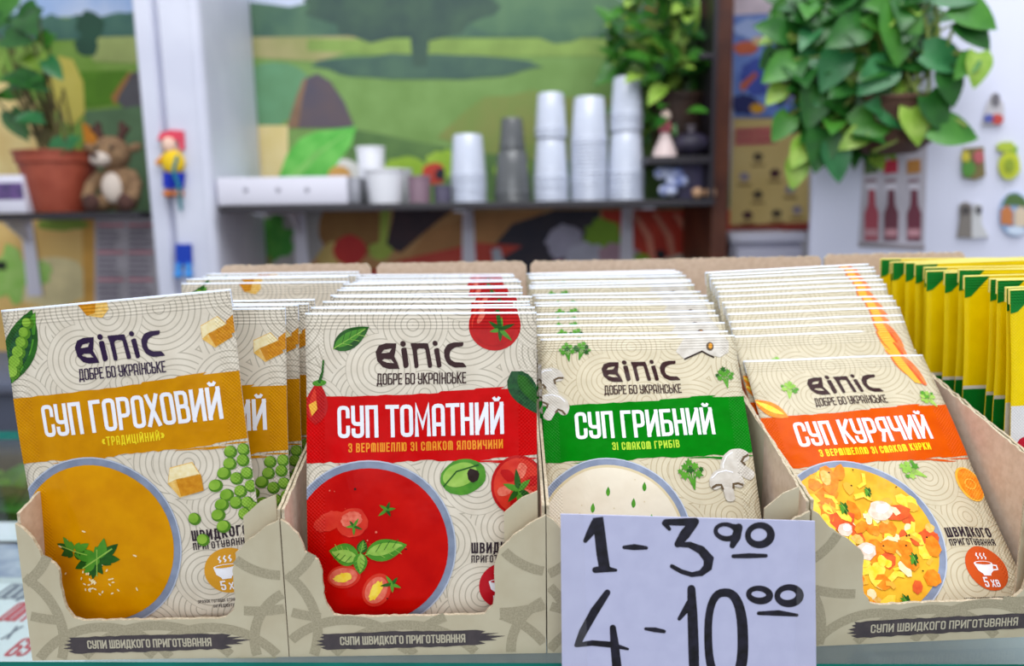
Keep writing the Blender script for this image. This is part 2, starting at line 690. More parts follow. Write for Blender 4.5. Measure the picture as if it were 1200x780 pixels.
_g0, _g1 = PZ(0, 775, 0), PZ(650, 776.6, 0)
yaw_c = math.atan2(_g1.y - _g0.y, _g1.x - _g0.x)
GY = lambda x: _g0.y + (x - _g0.x) * math.tan(yaw_c)
counter = empty('glass_counter', (0, GY(0), 0), 'glass topped shop counter with green front edge under the soup boxes', 'counter')
counter.rotation_euler = (0, 0, yaw_c)
bm = bmesh.new()
box(bm, (-0.75, 0.0, -0.008), (0.75, 0.36, 0.0))
for f in bm.faces:
    if abs(f.normal.z) < 0.5:
        f.material_index = 1
mesh('glass_top', bm, [mg, M_EDGE], counter, False, local=True)
bm = bmesh.new()
box(bm, (-0.75, 0.012, -0.118), (0.75, 0.355, -0.108))
mesh('inner_shelf', bm, M_CASE, counter, False, local=True)
bm = bmesh.new()
box(bm, (-0.75, 0.012, -0.646), (0.75, 0.355, -0.118))
box(bm, (-0.74, 0.03, -0.646 - 0.304), (0.74, 0.335, -0.646))
mesh('lower_case', bm, mat('cabinet_grey', s(150, 150, 156), 0.5), counter, False, local=True)
bm = bmesh.new()
for x in (-0.745, 0.735):
    box(bm, (x, 0.014, -0.108), (x + 0.01, 0.35, -0.008))
mesh('side_support', bm, M_CASE, counter, False, local=True)

# cards lying on the inner shelf, seen through the glass at the lower left
M_CARD = mat('white_card', s(232, 232, 242), 0.6)
M_INKR = mat('red_marker', s(205, 70, 85), 0.6)
M_INKG = mat('grey_marker', s(120, 122, 140), 0.6)
ZS = -0.108


def flat_card(name, pix, m, label, cat, z, texts=(), mt=None, group=None):
    pts = [PZ(x, y, z) for x, y in pix]
    c = sum(pts, Vector()) / len(pts)
    root = empty(name, c, label, cat, group)
    bm = bmesh.new()
    prism(bm, pts, Vector((0, 0, 0.0006)), 0)
    mesh('sheet', bm, m, root, False)
    for t, tm, (xa, xb, yb, hpx) in texts:
        A = Art()
        pa, pb = PZ(xa, yb, z), PZ(xb, yb, z)
        pt = PZ(xa, yb - hpx, z)
        ln, hh = (pb - pa).length, (pt - pa).length
        ex = (pb - pa).normalized(); ey = Vector((-ex.y, ex.x, 0))
        text(A, t, 0, ln, 0, hh, tm, 1, thick=0.13)
        iw = wmat(root).inverted()
        A.build('lettering', root, lambda u, v, o: iw @ (pa + ex * u + ey * v + Vector((0, 0, 0.0007 + o))), normal=Vector((0, 0, 1)))
    return root


flat_card('price_card', [(-75, 778), (-70, 684), (90, 684), (100, 778)], M_CARD,
          'white price card with red and grey handwriting under the glass at the left', 'price card', ZS,
          (('ЛОЦА', M_INKG, (-12, 34, 703, 15)), ('00ГГ', M_INKR, (-6, 30, 729, 19)), ('Х', M_INKG, (0, 9, 750, 13)), ('69', M_INKR, (2, 28, 770, 18))))
flat_card('printed_leaflet', [(-60, 676), (-54, 638), (110, 638), (120, 676)], mat('leaflet_blue', s(140, 146, 178), 0.6, s(190, 192, 212), 45),
          'bluish printed leaflet behind the white price card under the glass', 'leaflet', ZS)
flat_card('blank_card', [(-60, 634), (-55, 612), (120, 612), (128, 634)], mat('plain_card', s(226, 228, 240), 0.6),
          'narrow blank white card at the back of the glass counter', 'card', ZS)
for i, (xa, xb, c, lb) in enumerate(((118, 150, (110, 185, 225), 'light blue'), (255, 320, (238, 214, 150), 'pale yellow'))):
    flat_card('paper_strip', [(xa, 770), (xa + 2, 742), (xb, 742), (xb + 4, 770)], mat('strip_%d' % i, s(*c), 0.6),
              lb + ' paper slip under the glass below the pea soup box', 'paper slip', ZS)

# ================================================================== CARTON BOXES
M_KRAFT = mat('kraft_board', s(224, 200, 178), 0.85, s(212, 186, 162), 260, bump=0.0003)
M_PRINT = mat('box_print', s(202, 193, 165), 0.55, s(194, 183, 154), 60, bump=0.0002)
M_CORE = mat('board_edge', s(205, 192, 168), 0.9, s(176, 160, 132), 900, detail=2)
M_BAND = mat('box_band', s(158, 149, 123), 0.6, s(178, 168, 141), 1500, detail=1)
M_BRUSH = mat('dark_brush', s(66, 60, 64), 0.5, s(78, 70, 72), 200)
M_BRTXT = mat('brush_text', s(196, 188, 164), 0.5)
BW, BD, TH = 0.1150, 0.252, 0.0016


def jag(pts, step, amp, rn):
    o = []
    for a, b in zip(pts, pts[1:]):
        l = math.hypot(b[0] - a[0], b[1] - a[1])
        k = max(1, int(l / step))
        for j in range(k):
            t = j / k
            o.append((a[0] + (b[0] - a[0]) * t + rn.uniform(-amp, amp), a[1] + (b[1] - a[1]) * t + rn.uniform(-amp, amp)))
    o.append(pts[-1])
    return o


def carton(loc, yaw, label, seed, band_seed, cut=(17, 92), front=True, strip=(14.5, 98), BW=BW):
    rn = random.Random(seed)
    root = empty('display_box', loc, label, 'box', 'soup display boxes on the counter')
    root.rotation_euler = (0, 0, yaw)
    W = BW * 1000
    h0, h1 = 69.0, 134.0
    cl, cr = cut
    # front panel with the torn-out window (mm)
    top = [(W, 0), (W, h0)] if not front else None
    lip = [(W, 65), (W - 6, 62), (W - 14, 56), (W - 20, 50), (cr + 1.0, 45), (cr, 42), (cr, 29), (cr - 1.2, 23), (cr - 5, 19.6), (cr - 9, 19),
           (cl + 8, 19), (cl + 4, 20.2), (cl + 1, 25), (cl, 30), (cl - .6, 43), (cl - 2, 46), (cl - 7, 50), (7, 58), (3, 63), (0, 65)]
    lip = jag(lip, 2.2, 0.28, rn)
    out = [(0, 0), (W, 0)] + lip
    A = Art()
    bm = bmesh.new()
    prism(bm, [Vector((x * .001, 0, z * .001)) for x, z in out], Vector((0, TH, 0)), 0, 2)
    bm.normal_update()
    bmesh.ops.recalc_face_normals(bm, faces=bm.faces[:])
    for f in bm.faces:
        if f.normal.y > 0.9:
            f.material_index = 1
    mesh('front_panel', bm, [M_PRINT, M_KRAFT, M_CORE], root, False, local=True)
    # curved grey hatch bands printed on the front
    A = Art()
    rb = random.Random(band_seed)

    def inside(x, z):
        if z < 18.5 or x < cl - 1.5 or x > cr + 1.5:
            lim = 64
            if x < cl:
                lim = 62 - (x / cl) * 16
            if x > cr:
                lim = 46 + (x - cr) / (W - cr) * 16
            return 0.5 < z < lim and 0.5 < x < W - 0.5
        return False
    for cx, cz, r in ((-12, 66, 30), (20, 84, 62), (W + 4, 70, 30), (W - 16, 84, 64), (30, -18, 36), (56, -26, 44), (84, -20, 38), (W + 14, 4, 26), (-22, 10, 34)):
        cx += rb.uniform(-5, 5); cz += rb.uniform(-4, 4)
        run = []
        for k in range(181):
            a = 2 * pi * k / 180
            p = (cx + r * cos(a), cz + r * sin(a))
            if inside(*p):
                run.append(p)
            else:
                if len(run) > 3:
                    A.stroke(run, 4.4, M_BAND, 0)
                run = []
        if len(run) > 3:
            A.stroke(run, 4.4, M_BAND, 0)
    sf = lambda u, v, o: Vector((u * .001, -o, v * .001))
    bandart = A
    A2 = bandart
    # dark brush stroke
    b0, b1 = strip
    up = jag([(b0, 11.0), (b0 + 24, 11.6), (b1 - 8, 11.9)], 3, 0.25, rn)
    dn = jag([(b1 - 9, 4.4), (b0 + 30, 3.6), (b0 + 2, 3.2)], 3, 0.3, rn)
    tipR = [(b1 - 4, 11.2), (b1 - 6, 10.2), (b1 + 2, 10.2), (b1 - 4, 9.2), (b1 + 5, 8.8), (b1 - 2, 7.6), (b1 + 1, 6.8), (b1 - 7, 6.4), (b1 - 4, 5.2)]
    tipL = [(b0 - 1, 4.4), (b0 + 1.5, 5), (b0 - 3, 5.8), (b0 + .5, 6.6), (b0 - 2.5, 7.6), (b0 + 1, 8.4), (b0 - 1, 9.4), (b0 + 1, 10)]
    A2.poly(up + tipR + dn + tipL, M_BRUSH, 1)
    text(A2, 'СУПИ ШВИДКОГО ПРИГОТУВАННЯ', b0 + 8, b1 - 13, 5.7, 4.1, M_BRTXT, 2, thick=0.15, rot=0.008)
    A2.build('printed_pattern', root, sf, off=0.00006, base=0.00006, clip=(0.3, W - 0.3, 0.3, 66), normal=Vector((0, -1, 0)))
    # side panels, sloping up to the back, with perforated top edges
    for x, mi in ((0, 0), (W, 1)):
        prof = [(0, 0), (BD * 1000, 0), (BD * 1000, h1)]
        edge = jag([(BD * 1000, h1), (180, 116), (100, 95), (0, h0)], 3.0, 0.5, rn)
        prof = [(0, 0), (BD * 1000, 0)] + edge
        bm = bmesh.new()
        xx = 0.0001 if x == 0 else W * .001 - .0001
        prism(bm, [Vector((xx, y * .001 + TH + .0002, z * .001)) for y, z in prof], Vector((TH * .8 if x == 0 else -TH * .8, 0, 0)), 0, 2)
        bmesh.ops.recalc_face_normals(bm, faces=bm.faces[:])
        for f in bm.faces:
            inner = f.normal.x > 0.9 if x == 0 else f.normal.x < -0.9
            if inner:
                f.material_index = 1
        mesh('side_panel', bm, [M_PRINT, M_KRAFT, M_CORE], root, False, local=True)
    bm = bmesh.new()
    bk = [(2, 0), (W - 2, 0)] + jag([(W - 2, 154), (W - 5, 157), (5, 157), (2, 154)], 2.5, 0.5, rn)
    prism(bm, [Vector((x * .001, BD + 0.002, z * .001)) for x, z in bk], Vector((0, TH * 1.6, 0)), 0, 2)
    mesh('back_panel', bm, [M_KRAFT, M_KRAFT, M_CORE], root, False, local=True)
    bm = bmesh.new()
    box(bm, (0.002, 0.002, 0), (BW - 0.002, BD, TH))
    mesh('bottom_panel', bm, M_KRAFT, root, False, local=True)
    # short corner flap folded inwards
    bm = bmesh.new()
    prism(bm, [Vector((BW - .018, .006, .012)), Vector((BW - .003, .006, .012)), Vector((BW - .003, .006, .074)), Vector((BW - .010, .006, .071)), Vector((BW - .018, .006, .064))], Vector((0, .001, 0)), 0, 1)
    mesh('corner_flap', bm, [M_PRINT, M_CORE], root, False, local=True)
    return root


Y0 = 0.316
BOX = [((-0.2172, Y0 + .000, 0.0004), R(0), 'leftmost display box, holding the yellow pea soup sachets', 1, (17, 93), (17.5, 94)),
       ((-0.1018, Y0 + .000, 0.0004), R(0), 'second display box from the left, holding the red tomato soup sachets', 2, (17, 92.5), (15, 92)),
       ((0.0138, Y0 + .000, 0.0004), R(0.3), 'display box behind the handwritten price tag, with green mushroom soup sachets', 3, (17, 93), (15, 92)),
       ((0.1300, Y0 + .002, 0.0004), R(3.0), 'display box at lower right, holding the orange chicken soup sachets', 4, (25, 101), (22, 112)),
       ]
for loc, yaw, lb, sd, ct, st in BOX:
    carton(loc, yaw, lb, sd, sd * 3 + 1, ct, strip=st, BW=.119 if sd == 4 else BW)
carton((0.2530, Y0 + .022, 0.0004), R(3.0), 'kraft box at the right edge holding the yellow and green packets', 5, 9, (20, 95))

# ================================================================== SOUP SACHETS
SW, SL = 52.5, 150.0
M_EDGE_SHEEN = mat('foil_edge_sheen', s(232, 240, 255), 0.22, spec=.8)
M_BACK = mat('foil_back', s(214, 210, 200), 0.35)


def sm(x):
    x = max(0.0, min(1.0, x))
    return x * x * (3 - 2 * x)


def make_surf(seed):
    q = random.Random(seed)
    ph = [q.uniform(0, 6.28) for _ in range(6)]

    def surf(u, v, off, back=False):
        e = sm((SW - 7.5 - abs(u)) / 15) * sm((SL - 9 - v) / 26) * sm((v - 6) / 18)
        b = e * (1.0 + 1.8 * exp(-((v - 52) / 46) ** 2))
        wr = 0.34 * sin(u * .10 + v * .045 + ph[0]) * sin(v * .085 + ph[1]) + 0.2 * sin(u * .17 - v * .09 + ph[2])
        ed = 0.5 * sin(v * .075 + ph[3]) * (u / SW) ** 2 + 0.35 * sin(u * .06 + ph[4])
        y = -(b + wr * (0.25 + 0.75 * e)) + ed
        if back:
            y = 0.45 * b + 0.25 + ed
        return Vector((u * .001, y * .001 - off, v * .001))
    return surf


C1, C1b = s(226, 216, 198), s(216, 205, 186)
C2, C2b = s(208, 197, 170), s(199, 188, 161)
RING1, RING2 = s(172, 163, 145), s(174, 158, 128)
FILM = {
    'pea': film('foil_beige', C1, C1b, RING1), 'tomato': film('foil_beige', C1, C1b, RING1),
    'mushroom': film('foil_cream', C2, C2b, RING2), 'chicken': film('foil_cream', C2, C2b, RING2)}
SEAL = {'pea': film('seal_beige', C1, C1b, RING1, spec=.3, rough=.3)}
SEAL['tomato'] = SEAL['pea']
SEAL['mushroom'] = SEAL['chicken'] = film('seal_cream', C2, C2b, RING2, spec=.3, rough=.3)
BAN = {'pea': film('ban_y', s(208, 142, 0), s(196, 130, 0), spec=.07), 'tomato': film('ban_r', s(208, 0, 4), s(196, 0, 0), spec=.07),
       'mushroom': film('ban_g', s(0, 122, 10), s(0, 112, 6), spec=.07), 'chicken': film('ban_o', s(214, 84, 0), s(206, 76, 0), spec=.07)}
SUB = {'pea': film('sub_y', s(240, 216, 30)), 'tomato': film('sub_o', s(240, 150, 30)), 'mushroom': film('sub_g', s(180, 214, 60)), 'chicken': film('sub_yy', s(255, 226, 30))}
LOGO = {'pea': film('logo_p', s(42, 22, 58)), 'tomato': film('logo_b', s(48, 18, 20)), 'mushroom': film('logo_b', s(48, 18, 20)), 'chicken': film('logo_b', s(48, 18, 20))}
BADGE = {'pea': film('bad_y', s(214, 152, 40)), 'tomato': film('bad_r', s(188, 22, 36)), 'mushroom': film('bad_g', s(40, 140, 60)), 'chicken': film('bad_o', s(206, 84, 34))}
F = dict(
    white=film('ink_white', s(240, 240, 246)), dark=film('ink_dark', s(48, 36, 44)), rim=film('rim', s(122, 132, 154), s(142, 152, 174)), rim2=film('rim2', s(186, 194, 210)),
    g1=film('green_dark', s(26, 72, 22), s(44, 104, 30)), g2=film('green_mid', s(62, 130, 34), s(92, 158, 46)), g3=film('green_light', s(126, 178, 60), s(168, 204, 96)),
    pea=film('pea', s(112, 160, 40), s(146, 188, 66)), peas=film('pea_sh', s(80, 128, 30)), red=film('tom_red', s(196, 20, 18), s(176, 10, 14)), red2=film('tom_red2', s(222, 62, 40), s(206, 40, 30)),
    pink=film('tom_pink', s(236, 128, 104), s(220, 88, 70), scale=4), gold=film('gold', s(226, 172, 70), s(238, 200, 120), scale=5), gold2=film('gold2', s(196, 124, 16), s(214, 146, 30), scale=5),
    pale=film('pale', s(238, 218, 160), s(246, 232, 190), scale=5), brown=film('brown', s(128, 84, 34), s(104, 62, 24)), mush=film('mush', s(212, 206, 196), s(190, 182, 170), scale=2),
    mush2=film('mush_dark', s(96, 78, 56)), carrot=film('carrot', s(232, 118, 20), s(240, 150, 40), scale=3), carrot2=film('carrot_l', s(240, 176, 60)), yel=film('yel', s(244, 204, 40), s(248, 222, 90), scale=3),
    soup_pea=film('soup_pea', s(220, 152, 0), s(204, 134, 0), scale=.6, spec=.08), soup_tomato=film('soup_tomato', s(206, 16, 6), s(184, 2, 2), scale=.5, spec=.08),
    soup_mushroom=film('soup_mush', s(226, 216, 196), s(218, 206, 184), scale=.6), soup_chicken=film('soup_ck', s(238, 190, 50), s(230, 160, 36), scale=.9),
    tanrim=film('tanrim', s(206, 190, 154)), orange=film('chunk', s(226, 104, 44), s(212, 76, 40), scale=2.5), meat=film('meat', s(238, 222, 206), s(222, 190, 168), scale=3), black=film('blackspeck', s(40, 24, 20)),
    pepper=film('pepper', s(222, 104, 60), s(230, 140, 70), scale=2), ck=film('cuc', s(22, 62, 34), s(40, 92, 48), scale=4))


def V(d):
    return SL - d


def parsley(A, u, v, sz, rot, layer, rn, ms=('g1', 'g2')):
    def T(x, y):
        return (u + sz * (x * cos(rot) - y * sin(rot)), v + sz * (x * sin(rot) + y * cos(rot)))
    for bx, by in ((0, .55), (-.45, .2), (.45, .2), (-.3, .75), (.32, .75), (0, 1.0)):
        A.stroke([T(0, -.8), T(bx * .5, by * .3), T(bx, by)], 0.09 * sz, F[ms[1]], layer)
    for bx, by, r in ((0, .62, .34), (-.5, .25, .33), (.5, .25, .33), (-.34, .82, .3), (.36, .82, .3), (0, 1.1, .3), (-.72, .55, .2), (.74, .55, .2)):
        n = 12
        pts = []
        for k in range(n):
            a = 2 * pi * k / n
            q = r * (1.12 if k % 2 else .62) * rn.uniform(.85, 1.1)
            pts.append(T(bx + q * cos(a), by + q * sin(a)))
        A.poly(pts, F[rn.choice(ms)], layer + 1)


def sprig(A, u, v, sz, rot, layer, rn):
    """flat-leaf parsley: two big lobed leaves"""
    for side in (-1, 1):
        for a, l in ((0.1, 1.0), (.75, .9), (-.65, .8), (1.35, .55), (-1.2, .5)):
            an = rot + (0 if side > 0 else pi) + a * side
            A.poly(leafpoly(u + side * .15 * sz, v, u + side * .15 * sz + cos(an) * l * sz, v + sin(an) * l * sz, .2 * sz), F['g1' if a < .5 else 'g2'], layer + (1 if a > .5 else 0))
        A.stroke([(u, v), (u + side * sz * .8 * cos(rot), v + side * sz * .8 * sin(rot))], .06 * sz, F['g3'], layer + 2)


def basil(A, x0, y0, x1, y1, w, layer, dark=False):
    A.poly(leafpoly(x0, y0, x1, y1, w), F['g1' if dark else 'g2'], layer)
    dx, dy = x1 - x0, y1 - y0
    l = math.hypot(dx, dy)
    nx, ny = -dy / l, dx / l
    A.poly(leafpoly(x0 + dx * .05 + nx * w * .12, y0 + dy * .05 + ny * w * .12, x1 - dx * .1 + nx * w * .1, y1 - dy * .1 + ny * w * .1, w * .55), F['g2' if dark else 'g3'], layer + 1)
    A.stroke([(x0, y0), (x0 + dx * .9, y0 + dy * .9)], w * .09, F['g3'], layer + 2)
    for t in (.25, .45, .65):
        for sd in (-1, 1):
            A.stroke([(x0 + dx * t, y0 + dy * t), (x0 + dx * (t + .18) + sd * nx * w * .7, y0 + dy * (t + .18) + sd * ny * w * .7)], w * .05, F['g3' if sd < 0 else 'g1'], layer + 2)


def calyx(A, u, v, r, layer, rn, m='g1', n=5):
    a0 = rn.uniform(0, 6)
    for k in range(n):
        a = a0 + 2 * pi * k / n + rn.uniform(-.2, .2)
        q = r * rn.uniform(.75, 1.15)
        A.poly(leafpoly(u - cos(a) * r * .15, v - sin(a) * r * .15, u + q * cos(a), v + q * sin(a), r * .15), F[m if k % 2 else 'g2'], layer)


def crouton(A, u, v, sz, rot, layer):
    def T(x, y):
        return (u + sz * (x * cos(rot) - y * sin(rot)), v + sz * (x * sin(rot) + y * cos(rot)))
    A.poly([T(-.9, .1), T(-.5, .85), T(.75, .75), T(.95, -.1), T(.8, -.85), T(-.55, -.8)], F['gold'], layer)
    A.poly([T(-.4, .15), T(.95, .0), T(.8, -.85), T(-.45, -.75)], F['gold2'], layer + 1)
    A.poly([T(-.85, .12), T(-.5, .8), T(.7, .72), T(.9, .05), T(-.38, .18)], F['pale'], layer + 1)


def mushroom(A, u, v, sz, rot, layer):
    def T(p):
        x, y = p
        return (u + sz * (x * cos(rot) - y * sin(rot)), v + sz * (x * sin(rot) + y * cos(rot)))
    cap = [(-1, -.1), (-.95, .35), (-.6, .75), (0, .9), (.6, .75), (.95, .35), (1, -.1), (.75, -.3), (.3, -.12), (.28, -.9), (0, -1), (-.28, -.9), (-.3, -.12), (-.75, -.3)]
    A.poly([T(p) for p in roundc(cap, .12, .12, True)], F['mush'], layer)
    for sd in (-1, 1):
        A.stroke([T((sd * .9, -.15)), T((sd * .62, -.02)), T((sd * .36, -.04)), T((sd * .3, -.3))], sz * .12, F['mush2'], layer + 1)
    A.stroke([T((-.8, .38)), T((-.4, .66)), T((.1, .74)), T((.5, .6))], sz * .06, F['white'], layer + 1)


LOGO_POLYS = [
    ([(365, 150), (280, 152), (222, 172), (194, 225), (206, 296), (250, 342), (300, 356), (386, 352), (366, 300), (345, 258), (358, 200)],
     [[(240, 233), (262, 205), (325, 192), (306, 225)], [(244, 290), (262, 277), (318, 279), (342, 308), (285, 306)]]),
    ([(402, 195), (412, 184), (440, 182), (447, 190), (461, 322), (452, 338), (428, 347), (418, 338)], []),
    ([(478, 145), (622, 140), (634, 200), (652, 318), (646, 334), (618, 336), (598, 186), (548, 184), (530, 196), (541, 325), (534, 340), (508, 343), (494, 200)], []),
    ([(668, 184), (704, 174), (711, 185), (727, 318), (718, 330), (692, 333)], []),
    ([(912, 124), (906, 156), (845, 166), (806, 190), (792, 230), (802, 265), (835, 284), (905, 286), (932, 322), (830, 328), (778, 302), (752, 250), (750, 192), (780, 145), (832, 127)], []),
]
LOGO_DOTS = [(419, 152, 23), (680, 140, 21)]


def brand(A, kind, layer=1):
    k = 41.5 / 742
    m = LOGO[kind]

    def T(p):
        x, y = p[0] - 562, p[1] - 240
        return (x * k + y * k * .03, V(17.6) - (y + x * .036) * k * 1.02)
    for out, holes in LOGO_POLYS:
        A.poly([T(p) for p in (roundc(out, 10, 10, True) if not holes else out)], m, layer, [[T(p) for p in h] for h in holes])
    for x, y, r in LOGO_DOTS:
        A.poly([T((x + r * cos(2 * pi * j / 16), y + r * sin(2 * pi * j / 16))) for j in range(16)], m, layer)
    text(A, 'ДОБРЕ БО УКРАЇНСЬКЕ', -20, 20.5, V(30.6), 5.2, m, layer, thick=0.115, rot=0.012)


def banner(A, kind, rn, l=1):
    up = [(-SW, V(36.5))] + jag([(-SW, V(36.5)), (-20, V(35.6)), (8, V(34.6))], 4, .25, rn) + [(9, V(33.8)), (24, V(33.2)), (25, V(32.6)), (38, V(32.0)), (36, V(33.0)), (SW, V(32.6))]
    dn = [(SW, V(63.0))] + jag([(44, V(64.0)), (30, V(64.6)), (22, V(65.4)), (0, V(65.0)), (-14, V(66.4)), (-34, V(66.0)), (-SW, V(66.6))], 2.4, .4, rn)
    A.poly(up + dn, BAN[kind], l)
    for x, d, w in ((30, 65.6, 12), (38, 66.2, 8), (-30, 67.2, 10), (47, 64.8, 7)):
        A.poly([(x - w, V(d)), (x, V(d - .5)), (x + w, V(d - .2)), (x + w * .6, V(d + .25)), (x - w * .3, V(d + .3))], BAN[kind], l)


TITLES = {'pea': ('СУП ГОРОХОВИЙ', -40, 43), 'tomato': ('СУП ТОМАТНИЙ', -38, 37.5), 'mushroom': ('СУП ГРИБНИЙ', -36, 35), 'chicken': ('СУП КУРЯЧИЙ', -36, 37)}
SUBS = {'pea': ('«ТРАДИЦІЙНИЙ»', -13, 16), 'tomato': ('З ВЕРmІШЕЛЛЮ ЗІ СmАКОm ЯЛОВИЧИНИ', -33, 37), 'mushroom': ('ЗІ СmАКОm ГРИБІВ', -18, 16), 'chicken': ('З ВЕРmІШЕЛЛЮ ЗІ СmАКОm КУРКИ', -27, 33)}


def title(A, kind, l=2):
    t, a, b = TITLES[kind]
    text(A, t, a, b, V(54.2), 14.6, F['white'], l, thick=0.125, gap=.2, rot=0.022)
    t, a, b = SUBS[kind]
    text(A, t, a, b, V(60.6), 4.1, SUB[kind], l, thick=0.15, gap=.5, rot=0.022)


BCS = {'pea': (-23.0, V(105.8), 40.5), 'tomato': (-23.5, V(104), 39.2), 'mushroom': (-21.5, V(104), 39.0), 'chicken': (-20.0, V(104.5), 40.5)}
DV = {'pea': 3.6, 'tomato': 2.0, 'mushroom': 2.6, 'chicken': 1.0}


def bowl(A, kind, rn):
    u, v, r = BCS[kind]
    A.ring(u, v, 0.0, r, F['rim'], 1)
    A.ring(u, v, r - .6, r, F['rim2'], 2)
    if kind == 'mushroom':
        A.ring(u, v, 0.0, r - 3.6, F['tanrim'], 2)
        A.ring(u, v, 0.0, r - 5.0, F['soup_mushroom'], 3)
    else:
        A.ring(u, v, 0.0, r - 3.6, F['soup_' + kind], 2)
    return A


def garnish(A, kind, rn):
    u, v, r = BCS[kind]
    L = 4
    B, gx = A, {'pea': -11, 'tomato': -11.5}.get(kind, 0)
    A = Art()
    if kind == 'pea':
        sprig(A, -11.5, V(112), 11, .5, L, rn)
        sprig(A, -12, V(114), 8, 1.4, L, rn)
        sprig(A, -22.5, V(108), 8.5, -.3, L, rn)
        for _ in range(34):
            a, q = rn.uniform(0, 6.28), abs(rn.gauss(0, 7))
            x, y = -15 + q * cos(a), V(123) + q * .7 * sin(a)
            A.poly(ell(x, y, .75, .38, rn.uniform(0, 3), 8), F['pale'], L)
        for x, d in ((-16, 99), (-30, 106), (6, 112), (4, 128), (-26, 103)):
            A.poly(ell(x, V(d), 1.0, .4, rn.uniform(0, 3), 8), F['pale'], L)
    if kind == 'tomato':
        A.poly(ell(-31, V(93), 7.5, 4, .5, jit=.08, rnd=rn), F['red2'], L)
        A.poly(ell(-20, V(93), 7.5, 6.5, .3, jit=.06, rnd=rn), F['red2'], L)
        A.poly(ell(-20, V(91.5), 5, 3.4, .3, jit=.1, rnd=rn), F['pink'], L + 1)
        calyx(A, -19, V(94.5), 4.2, L + 2, rn)
        calyx(A, -4, V(87), 4.8, L + 2, rn)
        A.poly(ell(-24, V(118), 8, 5.2, .25), F['red2'], L)
        A.poly(ell(-24.3, V(118), 6.8, 4.1, .25), F['pink'], L + 1)
        A.poly(ell(-24.5, V(118.3), 4.8, 2, .3, jit=.15, rnd=rn), F['yel'], L + 2)
        A.poly(ell(-9, V(124), 6.2, 8.2, -.5), F['red2'], L)
        A.poly(ell(-9.2, V(124), 4.8, 6.6, -.5), F['pink'], L + 1)
        A.poly(ell(-9.4, V(124), 2.2, 5.0, -.5, jit=.15, rnd=rn), F['yel'], L + 2)
        calyx(A, -2, V(121), 5.2, L + 3, rn)
        basil(A, -16.5, V(108.5), -31, V(106.5), 5.2, L + 3)
        basil(A, -14, V(107.5), 5, V(103), 5.0, L + 3)
        basil(A, -16, V(107), -14.5, V(100.5), 2.4, L + 4, True)
        basil(A, -16, V(106.5), -16.5, V(116.5), 3.2, L + 5)
        for _ in range(26):
            a, q = rn.uniform(0, 6.28), r * .85 * rn.random() ** .5
            A.poly(ell(u + q * cos(a), v + q * sin(a), rn.uniform(.25, .6), n=7), F[rn.choice(['pink', 'black', 'red2', 'pink'])], L)
    for p_, f_, m_, l_ in A.items:
        B.items.append(([(x + gx, y) for x, y in p_], f_, m_, l_))
    A = B
    if kind == 'mushroom':
        for x, d in ((-4, 80), (-22, 82), (-10, 88), (-30, 90), (-2, 96)):
            A.poly(leafpoly(x, V(d) - 2.4, x + .6, V(d) + 2.4, 1.0), F['g2'], L)
        for _ in range(20):
            a, q = rn.uniform(0, 6.28), r * .8 * rn.random() ** .5
            A.poly(ell(u + q * cos(a), v + q * sin(a), .35, n=6), F['tanrim'], L)
    if kind == 'chicken':
        rr = r - 5
        for i in range(190):
            a, q = rn.uniform(0, 6.28), rr * rn.random() ** .5
            x, y = u + q * cos(a), v + q * sin(a)
            t = rn.random()
            if t < .3:
                w, h, o = rn.uniform(3, 6.5), rn.uniform(2.4, 4.6), rn.uniform(0, 3)
                m = F[rn.choice(['orange', 'orange', 'carrot', 'carrot', 'yel'])]
                A.poly(ell(x, y, w, h, o, 7, .15, rn), m, L + i % 5)
            elif t < .62:
                o, l = rn.uniform(0, 3), rn.uniform(4, 10)
                p = [(x, y), (x + l * .5 * cos(o), y + l * .5 * sin(o)), (x + l * cos(o + .5), y + l * sin(o + .5))]
                if all(math.hypot(a1 - u, b1 - v) < rr + 2 for a1, b1 in p):
                    A.stroke(p, rn.uniform(1.2, 3.0), F[rn.choice(['yel', 'pale', 'yel', 'carrot2'])], L + i % 5)
            elif t < .82:
                A.poly(ell(x, y, rn.uniform(2, 4.2), rn.uniform(1.6, 3), rn.uniform(0, 3), 9, .2, rn), F[rn.choice(['yel', 'carrot2', 'gold', 'pale'])], L + i % 5)
            elif t < .9:
                A.poly(ell(x, y, .5, .4, 0, 6), F['black'], L + 5)
        for x, d, k in ((-6, 92, 6.2), (-20, 112, 5.2), (-27, 101, 4)):
            A.poly(ell(x, V(d), k, k * .8, .4, 14, .1, rn), F['meat'], L + 5)
            A.poly(ell(x + 1, V(d) + .8, k * .55, k * .4, .4, 10, .15, rn), F['white'], L + 6)
        for x, d, k in ((-24, 90, 4.0), (-9, 82, 3.2), (2, 117, 3.6), (-8, 136, 4.0), (-30, 118, 3)):
            sprig(A, x, V(d), k, rn.uniform(0, 2), L + 6, rn)


